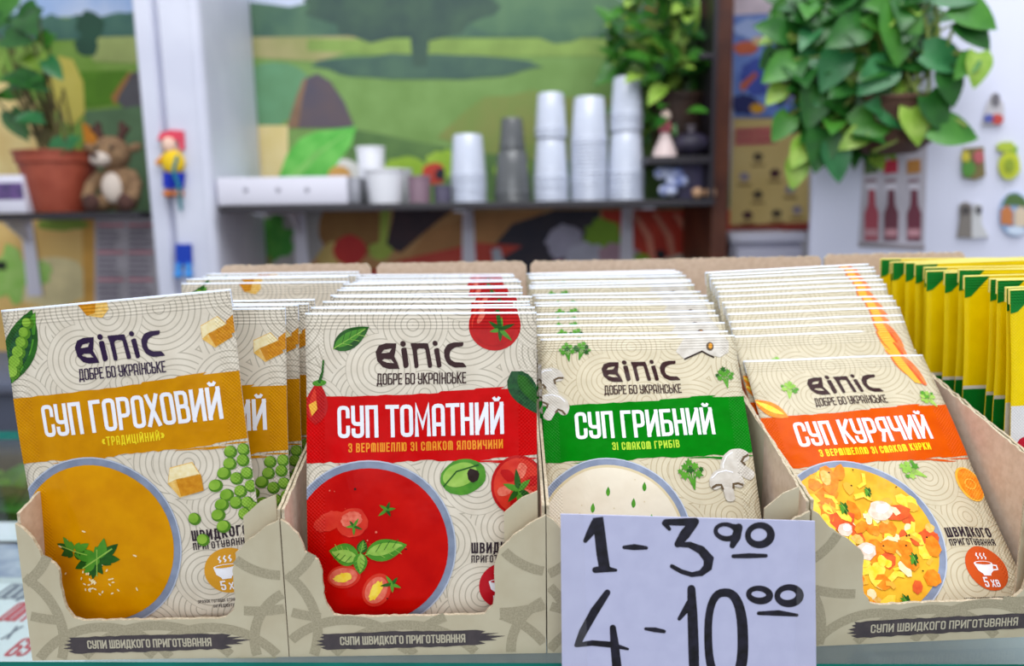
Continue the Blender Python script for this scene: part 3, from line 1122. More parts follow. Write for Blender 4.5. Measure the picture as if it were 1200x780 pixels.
def ingredients(A, kind, rn, upper):
    """pictures printed around the logo (upper) or beside the bowl"""
    if kind == 'pea':
        if upper:
            A.at('pea_pod_picture')
            A.poly(leafpoly(-54, V(34), -38, V(1), 7.5, p=1), F['g1'], 1)
            A.poly(leafpoly(-52, V(33), -36.5, V(2), 3.6, p=1), F['g2'], 1)
            A.poly(leafpoly(-52.5, V(31), -39.5, V(4), 4.6, p=1), F['ck'], 2)
            for i in range(6):
                t = i / 5
                x, d = -51 + 10.2 * t, 28 - 21 * t
                A.poly(ell(x, V(d), 3.5 - .9 * t), F['peas'], 3)
                A.poly(ell(x - .5, V(d) + .5, 2.8 - .8 * t), F['pea'], 4)
            A.at('crouton_picture')
            A.poly([(-17, V(0)), (-13, V(6)), (-6, V(7.6)), (-2.5, V(4)), (-3, V(0))], F['gold'], 1)
            A.poly([(-17, V(0)), (-13, V(6)), (-9, V(5)), (-8, V(0))], F['gold2'], 2)
            A.at('crouton_picture')
            crouton(A, 43.5, V(18.5), 7.0, .5, 1)
            A.poly([(49, V(14)), (53, V(11)), (53, V(19)), (50, V(20))], F['gold2'], 3)
        else:
            A.at('crouton_picture')
            crouton(A, 22.5, V(79), 8.6, .25, 2)
            A.at('pea_picture')
            for x, d in ((36, 78), (40, 73), (45, 76), (43, 69), (50, 74), (49, 68), (40, 83), (46, 82), (51, 80), (37.5, 87), (43.5, 87), (48.5, 87.5), (35.5, 91.5), (46.5, 92.5), (51, 90), (37, 97), (25, 92), (27.5, 102), (44, 63.6), (50, 63)):
                A.poly(ell(x, V(d + 5), 2.9), F['peas'], 2)
                A.poly(ell(x - .4, V(d + 5) + .5, 2.3), F['pea'], 3)
    if kind == 'tomato':
        if upper:
            A.at('basil_leaf_picture')
            basil(A, -40, V(16.5), -23.5, V(6.5), 4.6, 1, True)
            A.at('tomato_picture')
            A.poly(ell(33.5, V(6.2), 11.8, 11.4), F['red'], 1)
            A.poly(ell(31.5, V(5), 8.5, 7.5), F['red2'], 2)
            A.poly(ell(33, V(6.5), 9.5, 8.8), F['red'], 3)
            A.poly(ell(27.5, V(2), 1.2, 3.6, -.5), F['pink'], 4)
            calyx(A, 36, V(8), 6.5, 4, random.Random(3), n=6)
            A.stroke([(36, V(8)), (35, V(1.5))], 1.8, F['g1'], 5)
            A.at('chili_picture')
            A.poly(leafpoly(-48.5, V(51), -47, V(31), 5.2), F['red'], 2)
            A.poly(leafpoly(-50.5, V(48), -48.5, V(34), 1.6), F['red2'], 3)
            A.poly(ell(-46.5, V(32), 3.2, 1.4, .1), F['g2'], 3)
            A.stroke([(-46.6, V(32)), (-45, V(27)), (-44.5, V(21.5))], [1.6, 1.0, .8], F['g1'], 3)
            A.poly([(-51.5, V(42)), (-48, V(40)), (-47.5, V(44)), (-50, V(47))], F['carrot2'], 4)
            A.at('cucumber_picture')
            A.poly(leafpoly(41, V(27), 54, V(47), 6.2, p=.7), F['ck'], 2)
            A.poly(leafpoly(44, V(28.5), 54, V(43), 3.0, p=.7), F['g1'], 3)
        else:
            A.at('basil_leaf_picture')
            A.poly(ell(19, V(72.5), 10.5, 8.0, .25, 24, .02, random.Random(1)), F['g2'], 2)
            A.poly(ell(17.5, V(71.5), 8.0, 5.2, .35), F['g3'], 3)
            A.poly(ell(23.5, V(71.8), 2.6, 3.2, .2, 14, .12, random.Random(2)), F['black'], 4)
            A.stroke([(10, V(77)), (16, V(70)), (26, V(67))], .7, F['g1'], 4)
            A.at('tomato_picture')
            A.poly(ell(44, V(77), 12.5, 13.8, .1), F['red'], 2)
            A.poly(ell(44, V(77), 11.3, 12.5, .1), F['red2'], 3)
            for k in range(6):
                a = k * pi / 3 + .3
                A.poly(ell(44 + 6.6 * cos(a), V(77) + 7 * sin(a), 3.6, 2.3, a, 12, .1, random.Random(k)), F['pink' if k % 2 else 'red'], 4)
            calyx(A, 44, V(79), 9.5, 5, random.Random(9), n=6)
    if kind == 'mushroom':
        rq = random.Random(4)
        if upper:
            A.at('parsley_picture')
            parsley(A, -38, V(9.5), 5.2, .1, 1, rq); parsley(A, -31, V(9), 5.2, -.3, 1, rq)
            A.at('mushroom_picture')
            A.poly([(20, V(9)), (26, V(0)), (46, V(0)), (49, V(4)), (48, V(10)), (43, V(13)), (37, V(11)), (34, V(9)), (24, V(13.5))], F['mush'], 1)
            A.stroke([(24, V(13.6)), (34, V(9.2)), (36.5, V(11)), (40, V(13))], .9, F['black'], 2)
            A.poly(ell(38.5, V(6.5), 2.0, 2.6, -.2), F['mush2'], 2)
            A.poly(ell(38.8, V(6.3), 1.0, 1.7, -.2), F['gold2'], 3)
            A.at('parsley_picture')
            parsley(A, 44.5, V(26), 5.6, .1, 2, rq)
            A.at('mushroom_picture')
            mushroom(A, -49, V(25), 9, .4, 1); A.at('mushroom_picture'); mushroom(A, -47, V(39), 8.5, -.5, 2)
        else:
            A.at('parsley_picture')
            parsley(A, 20.5, V(76), 7.2, .1, 2, rq)
            A.at('mushroom_picture')
            mushroom(A, 44, V(70), 9.5, .9, 2); A.at('mushroom_picture'); mushroom(A, 37.5, V(79), 9.0, .1, 4)
    if kind == 'chicken':
        rq = random.Random(5)
        if upper:
            A.at('pepper_picture')
            A.poly(leafpoly(33, V(-4), 47, V(21), 5.0, p=.9), F['pepper'], 1)
            A.poly(leafpoly(33, V(-2), 46, V(21.5), 2.6, p=.9), F['orange'], 2)
            A.poly([(33, V(0)), (38, V(0)), (44, V(20)), (40.5, V(19)), (35, V(8))], F['carrot2'], 3)
            A.at('dill_picture')
            parsley(A, -32, V(22), 5.6, -.3, 1, rq, ('g2', 'g3'))
            A.at('carrot_picture')
            A.poly(leafpoly(-54, V(26), -37, V(38), 4.5, p=1.1), F['carrot'], 3)
            A.poly(leafpoly(-53, V(27), -39, V(36), 1.8, p=1.1), F['yel'], 4)
            A.at('dill_picture')
            parsley(A, 45, V(31), 5.4, .5, 3, rq, ('g2', 'g3'))
        else:
            A.at('dill_picture')
            parsley(A, 20, V(72.5), 6.6, 1.0, 2, rq, ('g2', 'g3'))
            A.at('carrot_picture')
            A.poly(ell(47, V(79), 6.6, 9.5, .15), F['carrot2'], 2)
            A.poly(ell(47.4, V(79), 5.6, 8.6, .15), F['carrot'], 3)
            A.ring(47.4, V(79), 2.4, 3.0, F['carrot2'], 4)


def badge(A, kind):
    u, v = 36.5, V(122.5)
    A.poly(ell(u, v, 10.6), BADGE[kind], 1)
    W = F['white']
    A.poly([(u - 6.2, v + 2.2), (u + 4.2, v + 2.2), (u + 3.2, v - 1.2), (u + 1.2, v - 2.8), (u + 1.0, v - 3.6), (u - 3.0, v - 3.6), (u - 3.2, v - 2.8), (u - 5.2, v - 1.2)], W, 2)
    A.poly(ell(u - 1, v + 2.2, 5.2, 1.1), W, 2)
    A.poly(ell(u - 1, v + 2.3, 4.3, .7), BADGE[kind], 3)
    A.stroke([(u + 3.8, v + 1.5), (u + 6, v + 1.2), (u + 5.8, v - .6), (u + 3.2, v - .9)], .7, W, 2)
    for x in (-3.2, -1, 1.2):
        A.stroke([(u + x, v + 4.2), (u + x + .6, v + 5), (u + x - .3, v + 6), (u + x + .5, v + 7.2)], .6, W, 2)
    text(A, '5', u - 4.2, u - 1.8, v - 8.9, 4.6, W, 2, thick=.15)
    text(A, 'ХВ', u - .6, u + 4.2, v - 8.9, 3.4, W, 2, thick=.17)


def prep(A):
    A.at('preparation_lettering')
    text(A, 'ШВИДКОГО', 22.5, 47, V(107.2), 4.9, F['dark'], 1, thick=.17, gap=.4)
    text(A, 'ПРИГОТУВАННЯ', 22.5, 47, V(111.4), 3.3, F['dark'], 1, thick=.15, gap=.4)
    A.at('fine_print')
    text(A, 'ЗРАЗОК ГОТОВОЇ СТРАВИ З ДОДАННЯm', 20, 50, V(137.2), 1.5, F['dark'], 1, thick=.14, gap=.4)
    text(A, 'ІНГРЕДІЄНТІВ ЗА СmАКОm', 27, 47, V(139.8), 1.5, F['dark'], 1, thick=.14, gap=.4)


CLIP = (-SW, SW, 0.0, SL - .9)
GRID = 4.2
NOR = Vector((0, -1, 0))


def pouch_mesh(surf, kind):
    bm = bmesh.new()
    ul = bm.loops.layers.uv.new('UVMap')
    nu, nv = 26, 34
    vt = SL - 8.0
    us = [-SW + 2 * SW * i / nu for i in range(nu + 1)]
    vs = [vt * j / nv for j in range(nv + 1)]
    fr = [[bm.verts.new(surf(u, v, 0)) for u in us] for v in vs]
    bk = [[bm.verts.new(surf(u, v, 0, True)) for u in us] for v in vs]
    for j in range(nv):
        for i in range(nu):
            f = bm.faces.new((fr[j][i], fr[j][i + 1], fr[j + 1][i + 1], fr[j + 1][i]))
            for l, (a, b) in zip(f.loops, ((i, j), (i + 1, j), (i + 1, j + 1), (i, j + 1))):
                l[ul].uv = (us[a] * .1, vs[b] * .1)
            g = bm.faces.new((bk[j][i], bk[j + 1][i], bk[j + 1][i + 1], bk[j][i + 1]))
            g.material_index = 1
            for l, (a, b) in zip(g.loops, ((i, j), (i, j + 1), (i + 1, j + 1), (i + 1, j))):
                l[ul].uv = (us[a] * .1, vs[b] * .1)
    for j in range(nv):
        for i in (0, nu):
            q = (fr[j][i], fr[j + 1][i], bk[j + 1][i], bk[j][i])
            f = bm.faces.new(q if i == 0 else q[::-1])
            f.material_index = 1
    for i in range(nu):
        f = bm.faces.new((fr[0][i + 1], fr[0][i], bk[0][i], bk[0][i + 1]))
        f.material_index = 1
    return bm


def seal_mesh(surf):
    bm = bmesh.new()
    ul = bm.loops.layers.uv.new('UVMap')
    nu = 26
    us = [-SW + 2 * SW * i / nu for i in range(nu + 1)]
    va, vb = SL - 8.0, SL
    rows = [va, va + 2.2, va + 4.4, vb - .85, vb]
    fr = [[bm.verts.new(surf(u, v, 0)) for u in us] for v in rows]
    bk = [[bm.verts.new(surf(u, v, 0, True) + Vector((0, .0013, 0))) for u in us] for v in rows]
    for j in range(4):
        for i in range(nu):
            f = bm.faces.new((fr[j][i], fr[j][i + 1], fr[j + 1][i + 1], fr[j + 1][i]))
            f.material_index = 1 if j == 3 else 0      # top front row painted pale, as the bent seal's reflection
            for l, (a, b) in zip(f.loops, ((i, j), (i + 1, j), (i + 1, j + 1), (i, j + 1))):
                l[ul].uv = (us[a] * .1, rows[b] * .1)
            bm.faces.new((bk[j][i], bk[j + 1][i], bk[j + 1][i + 1], bk[j][i + 1])).material_index = 1
    for i in range(nu):
        bm.faces.new((fr[4][i], fr[4][i + 1], bk[4][i + 1], bk[4][i])).material_index = 1
    for j in range(4):
        bm.faces.new((fr[j][0], fr[j + 1][0], bk[j + 1][0], bk[j][0])).material_index = 1
        bm.faces.new((fr[j + 1][nu], fr[j][nu], bk[j][nu], bk[j + 1][nu])).material_index = 1
    return bm


def raw(name, bm, mats, parent):
    me = bpy.data.meshes.new(name)
    bm.normal_update()
    bm.to_mesh(me); bm.free()
    for m in mats:
        me.materials.append(m)
    for p in me.polygons:
        p.use_smooth = True
    return link(name, me, parent)


NOUN = {'pea': 'yellow pea', 'tomato': 'red tomato', 'mushroom': 'green mushroom', 'chicken': 'orange chicken'}
FRONT_LABEL = {'pea': 'front pea soup sachet, tilted, with yellow banner and bowl of yellow soup',
               'tomato': 'front tomato soup sachet with red banner and bowl of red soup',
               'mushroom': 'front mushroom soup sachet with green banner, above the price tag',
               'chicken': 'front chicken soup sachet leaning far back, with orange banner and noodle soup'}


def build_front(kind, seed):
    rn = random.Random(seed)
    sf = make_surf(seed)
    root = empty('soup_sachet', (0, 0, 0), FRONT_LABEL[kind], 'sachet', NOUN[kind] + ' soup sachets')
    raw('pouch', pouch_mesh(sf, kind), [FILM[kind], M_BACK], root)
    raw('top_seal', seal_mesh(sf), [SEAL[kind], M_EDGE_SHEEN], root)
    kw = dict(clip=CLIP, grid=GRID, normal=NOR)

    def low(A):
        for i_, (p_, f_, m_, l_) in enumerate(A.items):
            A.items[i_] = ([(x_, y_ - DV[kind]) for x_, y_ in p_], f_, m_, l_)
        return A

    A = Art(); ingredients(A, kind, rn, True)
    for key, B in A.split():
        B.build(key, root, sf, **kw)
    keep = {'pouch', 'top_seal', 'ingredient_picture'}
    for c in root.children:
        c['keep'] = 1
    A = Art(); banner(A, kind, rn); low(A).build('title_banner', root, sf, base=.00007, **kw)
    A = Art(); brand(A, kind); low(A).build('brand_lettering', root, sf, **kw)
    A = Art(); title(A, kind); low(A).build('title_lettering', root, sf, **kw)
    A = Art(); bowl(A, kind, rn); low(A).build('soup_bowl_picture', root, sf, **kw)
    A = Art(); garnish(A, kind, rn); low(A).build('garnish_picture', root, sf, **kw)
    A = Art(); ingredients(A, kind, rn, False); low(A)
    for key, B in A.split():
        B.build(key, root, sf, **kw)
    A = Art(); badge(A, kind); low(A).build('time_badge', root, sf, **kw)
    A = Art(); prep(A); low(A)
    for key, B in A.split():
        B.build(key, root, sf, **kw)
    return root


def pose(o, x, y, z, lean, roll=0.0, yaw=0.0):
    o.matrix_basis = Matrix.Translation((x, y, z)) @ Matrix.Rotation(yaw, 4, 'Z') @ Matrix.Rotation(-lean, 4, 'X') @ Matrix.Rotation(roll, 4, 'Y')


def back_copy(src):
    c = src.copy()
    COL.objects.link(c)
    for ch in src.children:
        if ch.get('keep') or (ch.name.startswith('title_banner')):
            d = ch.copy()
            COL.objects.link(d)
            d.parent = c
    return c


ORD = ['first', 'second', 'third', 'fourth', 'fifth', 'sixth', 'seventh', 'eighth', 'ninth', 'tenth', 'eleventh', 'twelfth', 'thirteenth', 'fourteenth', 'fifteenth',
       'sixteenth', 'seventeenth', 'eighteenth', 'nineteenth', 'twentieth', 'twenty-first', 'twenty-second', 'twenty-third', 'twenty-fourth']
ZB = 0.0026
ZT = 0.003


def stack(kind, seed, spec):
    """spec: list of (x, ybottom, lean deg, roll deg, yaw deg, dz mm)"""
    root = build_front(kind, seed)
    for i, (x, y, ln, rl, yw, dz) in enumerate(spec):
        o = root if i == 0 else (copy_tree(root) if i == 1 or (kind == 'pea' and i < 5) else back_copy(root))
        pose(o, x, y, ZT + dz * .001, R(ln), R(rl), R(yw))
        if i:
            o['label'] = '%s soup sachet, %s from the front in its box' % (NOUN[kind], ORD[i])
    for o in [root]:
        for c in o.children:
            if 'keep' in c:
                pass
    return root


q = random.Random(12)
J = lambda a: q.uniform(-a, a)
# pea: front one tilted to the left, three behind it, a gap, then a small group at the back
spec = [(-0.1640, 0.3262, 4.0, -4.7, -3, 8.0), (-0.1585, 0.3375, 6, .3, 0, 1.5), (-0.1562, 0.352, 6, .2, 1, 1), (-0.1556, 0.367, 5.5, .5, 1, 0), (-0.1552, 0.384, 5, 0, 1, -.5)]
spec += [(-0.1545 + J(.003), 0.462 + i * .016, 7 - i * .5, J(.8), J(2), 2.2 + J(1.2)) for i in range(4)]
stack('pea', 3, spec)
# tomato
spec = [(-0.0428, 0.3235, 8.5, .6, 0, 0)]
spec += [(-0.0425 - .0008 * i + J(.0012), 0.336 + i * .0158, 8.0 - i * .25, .3 + J(.5), J(1.0), .5 + J(1.0)) for i in range(12)]
stack('tomato', 5, spec)
# mushroom
spec = [(0.0680, 0.3255, 34.5, -.6, -1, .5)]
n = 15
spec += [(0.0672 - .0002 * i + J(.001), 0.3335 + .0133 * i, 34 - 27 * (i / n) ** .85, -.4 + J(.4), -.5 + J(.5), .5 + J(1.0)) for i in range(n)]
stack('mushroom', 8, spec)
# chicken
spec = [(0.1905, 0.3245, 44.5, -.6, 3, .5)]
n = 15
spec += [(0.1900 - .0007 * i + J(.0008), 0.3340 + .0083 * i, 44 - 34 * (i / n) ** .9, -.8 - .9 * i / n + J(.3), 3 + J(.4), .5 + 8.0 * i / n + J(.5)) for i in range(n)]
stack('chicken', 11, spec)
for o in bpy.data.objects:
    if 'keep' in o:
        del o['keep']

# yellow and green packets standing in the box at the right edge
M_PY = film('packet_yellow', s(248, 218, 0), s(236, 204, 0), scale=.5, rough=.28)
M_PG = film('packet_green', s(10, 126, 42), s(6, 112, 36), scale=.6, rough=.28)
M_PW = film('packet_white', s(226, 226, 226))
M_PR = film('packet_red', s(190, 24, 48))
sfp = make_surf(21)
pk = empty('seasoning_packet', (0, 0, 0), '', 'packet', 'yellow and green packets at the right edge')
raw('pouch', pouch_mesh(sfp, 'p'), [M_PY, M_PY], pk)
raw('top_seal', seal_mesh(sfp), [M_PY, mat('packet_edge', s(236, 222, 120), .4)], pk)
A = Art()
A.poly([(-SW, 0), (SW, 0), (SW, 86), (-SW, 86)], M_PW, 1)
A.poly([(-SW, 0), (SW, 0), (SW, 84), (-SW, 84)], M_PG, 2)
A.build('green_band', pk, sfp, clip=CLIP, grid=GRID, normal=NOR)
A = Art()
A.poly([(-SW, SL - .2), (-SW, SL - 13), (-SW + 4, SL - 12), (-SW + 15, SL - 1)], M_PG, 2)
A.build('green_corner', pk, sfp, clip=CLIP, grid=GRID, normal=NOR)
n = 14
for i in range(n):
    o = pk if i == 0 else copy_tree(pk)
    y = 0.388 + .0112 * i
    pose(o, 0.3195 - .0008 * i + J(.0025), y, 0.004 + J(.0018) + .0004 * i, R(5 - .2 * i + J(1.2)), R(J(1.2)), R(4 + J(4)))
    o['label'] = ('yellow and green packet standing at the front of the right-edge box' if i == 0 else
                  'yellow and green packet, %s from the front in the right-edge box' % ORD[i])
    fr_ = [o] if i == 0 else (fr_ + [o] if i == 1 else fr_)
for o in fr_:
    for ch in [h for h in o.children if h.name.startswith('green_band')]:
        bpy.data.objects.remove(ch)
    A = Art()
    A.poly([(-SW, 0), (SW, 0), (SW, 88), (-SW, 88)], M_PW, 1)
    A.poly(ell(-40, 52, 9, 20, .3), M_PR, 2)
    A.build('white_band', o, sfp, clip=CLIP, grid=GRID, normal=NOR)
    o['label'] = o['label'].replace('yellow and green packet', 'yellow packet with white lower half')

# ================================================================== PRICE TAG
ty = GY(0.13) - 0.0014
tg = [(657, 602), (955, 610.5), (957, 836), (659, 832)]
pts = [P(x, y, ty) for x, y in tg]
root = empty('price_tag', pts[3].lerp(pts[2], .5), 'handwritten white price tag taped to the front of the mushroom soup box', 'price tag')
bm = bmesh.new()
prism(bm, pts, Vector((0, .0006, 0)))
M_TAG = mat('tag_paper', s(198, 200, 230), 0.55, s(192, 194, 225), 120)
mesh('paper', bm, M_TAG, root, False)
iw = wmat(root).inverted()
M_INK = mat('black_marker', s(16, 14, 22), 0.35, s(34, 32, 48), 260)
A = Art()
K = 3.25
cp = lambda pts: [((x / K + 620), (y / K + 540)) for x, y in pts]


def ink(pts, w, closed=False, lay=1, cap=True):
    ws = [1.18 * a / K for a in w] if isinstance(w, (list, tuple)) else 1.18 * w / K
    A.stroke(cp(pts), ws, M_INK, lay, cap=cap and not closed, closed=closed)


def oval(cx, cy, rx, ry, w, rot=0, n=28, p=2.0, sq=1.0):
    o = []
    for k in range(n):
        t = 2 * pi * k / n
        x, y = rx * math.copysign(abs(cos(t)) ** sq, cos(t)), ry * math.copysign(abs(sin(t)) ** sq, sin(t))
        o.append((cx + x * cos(rot) - y * sin(rot), cy + x * sin(rot) + y * cos(rot)))
    ink(o, [w * (1 + .18 * sin(2 * pi * k / n + 1)) for k in range(n)], True)


ink([(262, 214), (270, 280), (278, 350), (288, 412)], [34, 36, 37, 36], cap=False)
ink([(256, 236), (234, 272), (214, 303)], [34, 26, 14])
ink([(252, 414), (290, 410), (330, 415)], [20, 22, 10])
ink([(362, 328), (400, 327), (446, 330)], [12, 20, 12])
ink([(520, 232), (580, 232), (632, 230)], [20, 24, 26])
ink([(516, 236), (534, 258)], [18, 12])
ink([(626, 236), (592, 280), (566, 316)], [30, 34, 22])
ink([(564, 318), (610, 318), (655, 338), (684, 372), (680, 404), (655, 426), (620, 432), (580, 420), (544, 400)], [14, 20, 28, 32, 28, 20, 16, 15, 14])
oval(750, 268, 40, 27, 16, .15)
ink([(798, 252), (788, 290), (774, 322)], [26, 30, 18])
ink([(772, 246), (800, 250)], 14)
oval(877, 281, 44, 37, 22, -.1)
ink([(778, 362), (840, 360), (902, 360)], [13, 17, 12])
ink([(298, 500), (250, 570), (205, 650), (186, 694)], [20, 28, 26, 20])
ink([(180, 700), (240, 692), (310, 698), (376, 715)], [14, 18, 20, 8])
ink([(319, 634), (326, 700), (334, 780), (340, 850)], [20, 28, 30, 26])
ink([(444, 638), (480, 642), (514, 648)], [10, 16, 12])
ink([(618, 486), (622, 580), (626, 700), (630, 850)], [26, 32, 34, 32])
ink([(612, 540), (592, 572), (572, 600)], [24, 20, 12])
oval(748, 672, 66, 172, 30, -.02, 40, sq=.8)
oval(876, 508, 40, 24, 20, .1)
oval(988, 511, 43, 31, 22, -.05)
ink([(874, 579), (950, 578), (1020, 586)], [12, 19, 10])
A.build('handwriting', root, lambda u, v, o: iw @ (P(u, v, ty) - Vector((0, o, 0))), base=.0001, off=.00002, normal=NOR, uvs=.01)
M_TAPE = mat('clear_tape', s(226, 226, 232), 0.25, alpha=0.03)
for px in ([(657.5, 601), (684, 602), (690, 834), (660, 833)], [(936, 609), (956, 610), (957, 836), (930, 836)]):
    bm = bmesh.new()
    prism(bm, [P(x, y, ty - .0004) for x, y in px], Vector((0, .0001, 0)))
    mesh('tape', bm, M_TAPE, root, False)

# ================================================================== BACKGROUND: PAINTED WALL PANELS
rb = random.Random(31)


def paint(name, c, c2=None, sc=14):
    return mat('paint_' + name, s(*c), 0.55, s(*(c2 or tuple(int(x * .88) for x in c))), sc, spec=0.3)


def mural(name, px, label, cat, shapes, Y, thick=0.004, kind_name='picture', PP=None):
    """flat printed panel on the wall; shapes: (material, layer, pixel outline)"""
    PP = PP or (lambda x_, y_, o_: P(x_, y_, Y) - Vector((0, o_, 0)))
    tv = PP(600, 300, -thick) - PP(600, 300, 0)
    pts = [PP(x, y, 0) for x, y in px]
    root = empty(name, sum(pts, Vector()) / len(pts), label, cat)
    bm = bmesh.new()
    prism(bm, pts, tv)
    mesh('panel', bm, shapes[0][0], root, False)
    iw = wmat(root).inverted()
    A = Art()
    for m, L, pp in shapes[1:]:
        A.poly(pp, m, L)
    xs, ys = [p[0] for p in px], [p[1] for p in px]
    A.build(kind_name, root, lambda u, v, o: iw @ PP(u, v, o), base=.0004, off=.0003, normal=NOR, uvs=.01,
            clip=(min(xs), max(xs), min(ys), max(ys)))
    return root


def blob(cx, cy, rx, ry, j=.12, n=22):
    return ell(cx, cy, rx, ry, 0, n, j, rb)


ML = WALL_Y - 0.006
G = paint
mural('meadow_mural', [(276, -40), (855, -40), (855, 243), (276, 243)], 'printed meadow landscape with a tree and haystack above the shelf', 'mural', [
    (G('meadow', (124, 158, 88), (112, 146, 76)), 0, None),
    (G('sky', (186, 200, 226), (206, 212, 230)), 1, [(276, -40), (855, -40), (855, 8), (276, 12)]),
    (G('hedge', (66, 98, 84), (86, 118, 92)), 2, [(276, 12)] + [(280 + 20 * i, 6 + rb.uniform(-4, 5)) for i in range(30)] + [(855, 44), (276, 44)]),
    (G('stubble', (168, 160, 112), (150, 150, 96)), 2, [(276, 44), (430, 42), (420, 58), (370, 72), (276, 66)]),
    (G('lawn', (138, 166, 84)), 2, [(360, 46), (855, 44), (855, 66), (500, 66), (360, 60)]),
    (G('bluegrass', (104, 152, 112), (96, 140, 98)), 2, blob(318, 110, 44, 38)),
    (G('tree', (54, 76, 72), (70, 96, 78)), 4, blob(470, 8, 104, 40, .14, 30)),
    (G('tree', (54, 76, 72)), 4, [(480, 30), (504, 30), (500, 78), (484, 78)]),
    (G('tree2', (74, 108, 84), (92, 126, 92)), 3, blob(640, 6, 92, 44, .14, 30)),
    (G('treeshade', (64, 92, 82), (78, 108, 88)), 3, blob(500, 78, 128, 15, .1, 30)),
    (G('olive', (132, 138, 74), (120, 140, 70)), 2, blob(640, 150, 120, 42, .15, 26)),
    (G('haystack', (86, 80, 92), (98, 84, 88)), 4, [(340, 150), (350, 112), (358, 92), (372, 86), (388, 96), (404, 120), (416, 150)]),
    (G('hayedge', (140, 110, 86)), 5, [(336, 150), (348, 112), (356, 92), (360, 92), (354, 120), (350, 150)]),
    (G('darkgrass', (80, 112, 62), (96, 128, 70)), 3, [(410, 150), (520, 172), (640, 190), (855, 180), (855, 243), (400, 243)]),
    (G('darkstrip', (58, 88, 40)), 3, [(276, 20), (286, 20), (294, 150), (276, 150)]),
    (G('cheese', (216, 196, 134), (226, 208, 156)), 5, [(286, 147), (338, 147), (338, 243), (286, 243)]),
    (G('cheeseside', (196, 172, 116)), 6, [(286, 150), (300, 150), (300, 243), (286, 243)]),
    (G('bigleaf', (84, 178, 68), (118, 200, 92), 24), 7, [(326, 210), (336, 182), (352, 162), (372, 154), (418, 148), (412, 170), (398, 188), (384, 212), (350, 243), (326, 243)]),
    (G('leafrib', (136, 206, 104)), 8, [(330, 214), (370, 178), (412, 152), (374, 182), (340, 220)]),
    (G('egg', (228, 226, 220)), 6, ell(402, 208, 24, 22)), (G('yolk', (216, 164, 90)), 8, ell(398, 208, 14, 14)),
    (G('lime', (140, 176, 50), (160, 192, 70)), 5, blob(476, 196, 26, 12)), (G('lime', (140, 176, 50)), 5, blob(520, 192, 22, 16)),
    (G('tomatored', (200, 66, 52)), 6, blob(508, 204, 14, 13)), (G('olivefruit', (44, 40, 52)), 7, blob(516, 204, 6, 7)),
    (G('lime', (140, 176, 50)), 5, blob(600, 200, 20, 26)), (G('flower', (176, 70, 56), (150, 100, 60), 40), 5, blob(790, 8, 34, 24)),
], ML)
mural('food_mural', [(276, 244), (855, 244), (855, 420), (276, 420)], 'printed picture of vegetables, cutting board and salmon below the shelf', 'mural', [
    (G('board', (196, 152, 100), (180, 132, 82), 10), 0, None),
    (G('plate', (176, 172, 172)), 1, blob(330, 270, 52, 50, .02, 30)),
    (G('parsleygreen', (58, 138, 48), (84, 158, 62), 30), 3, blob(318, 280, 24, 26, .25, 18)), (G('stalk', (150, 150, 80)), 3, [(304, 300), (318, 300), (320, 420), (300, 420)]),
    (G('onionskin', (150, 108, 56), (134, 92, 44)), 2, blob(412, 268, 40, 34, .04)), (G('onionlight', (206, 178, 104)), 2, blob(392, 300, 20, 16)),
    (G('limeedge', (170, 190, 80)), 3, [(446, 246), (458, 246), (452, 300), (444, 300)]), (G('tomatored2', (196, 48, 44), (176, 34, 36)), 4, blob(410, 293, 19, 18, .04)),
    (G('limeedge', (170, 190, 80)), 4, blob(446, 294, 14, 10)), (G('eggplant', (66, 44, 52), (46, 36, 48)), 3, [(462, 246), (530, 246), (500, 270), (470, 296), (452, 290)]),
    (G('spatula', (186, 132, 80)), 4, [(480, 300), (500, 270), (560, 250), (640, 246), (620, 262), (540, 300)]),
    (G('salmon', (200, 78, 62), (182, 58, 46)), 5, [(430, 318), (470, 304), (560, 284), (612, 288), (560, 318), (500, 420), (430, 420)]),
    (G('navy', (42, 40, 56), (60, 52, 62)), 4, [(560, 310), (600, 262), (650, 246), (704, 246), (690, 290), (640, 340), (560, 330)]),
    (G('oniongrey', (176, 172, 194)), 5, blob(662, 284, 22, 20)), (G('onionwhite', (196, 196, 214)), 6, blob(690, 306, 28, 22)), (G('lilac', (188, 152, 168)), 6, blob(726, 304, 26, 20)),
    (G('magenta', (206, 66, 150)), 7, blob(654, 310, 9, 5)), (G('limegreen', (132, 176, 44)), 5, blob(706, 280, 22, 24)),
    (G('meat', (198, 62, 40), (180, 48, 30), 20), 4, [(704, 246), (855, 246), (855, 306), (740, 310), (716, 280)]),
] + [(G('marbling', (224, 140, 116)), 6, [(740 + 24 * i, 250), (746 + 24 * i, 250), (764 + 24 * i, 276), (768 + 24 * i, 304), (762 + 24 * i, 304), (756 + 24 * i, 278)]) for i in range(4)] + [
    (G('mushroomcap', (214, 204, 186)), 7, blob(806, 308, 28, 12)), (G('limegreen', (132, 176, 44)), 7, blob(752, 304, 10, 8)), (G('blackolive', (36, 34, 40)), 8, blob(774, 298, 6, 6)),
    (G('knife', (190, 196, 210)), 6, [(576, 292), (586, 290), (596, 330), (580, 330)])], ML)
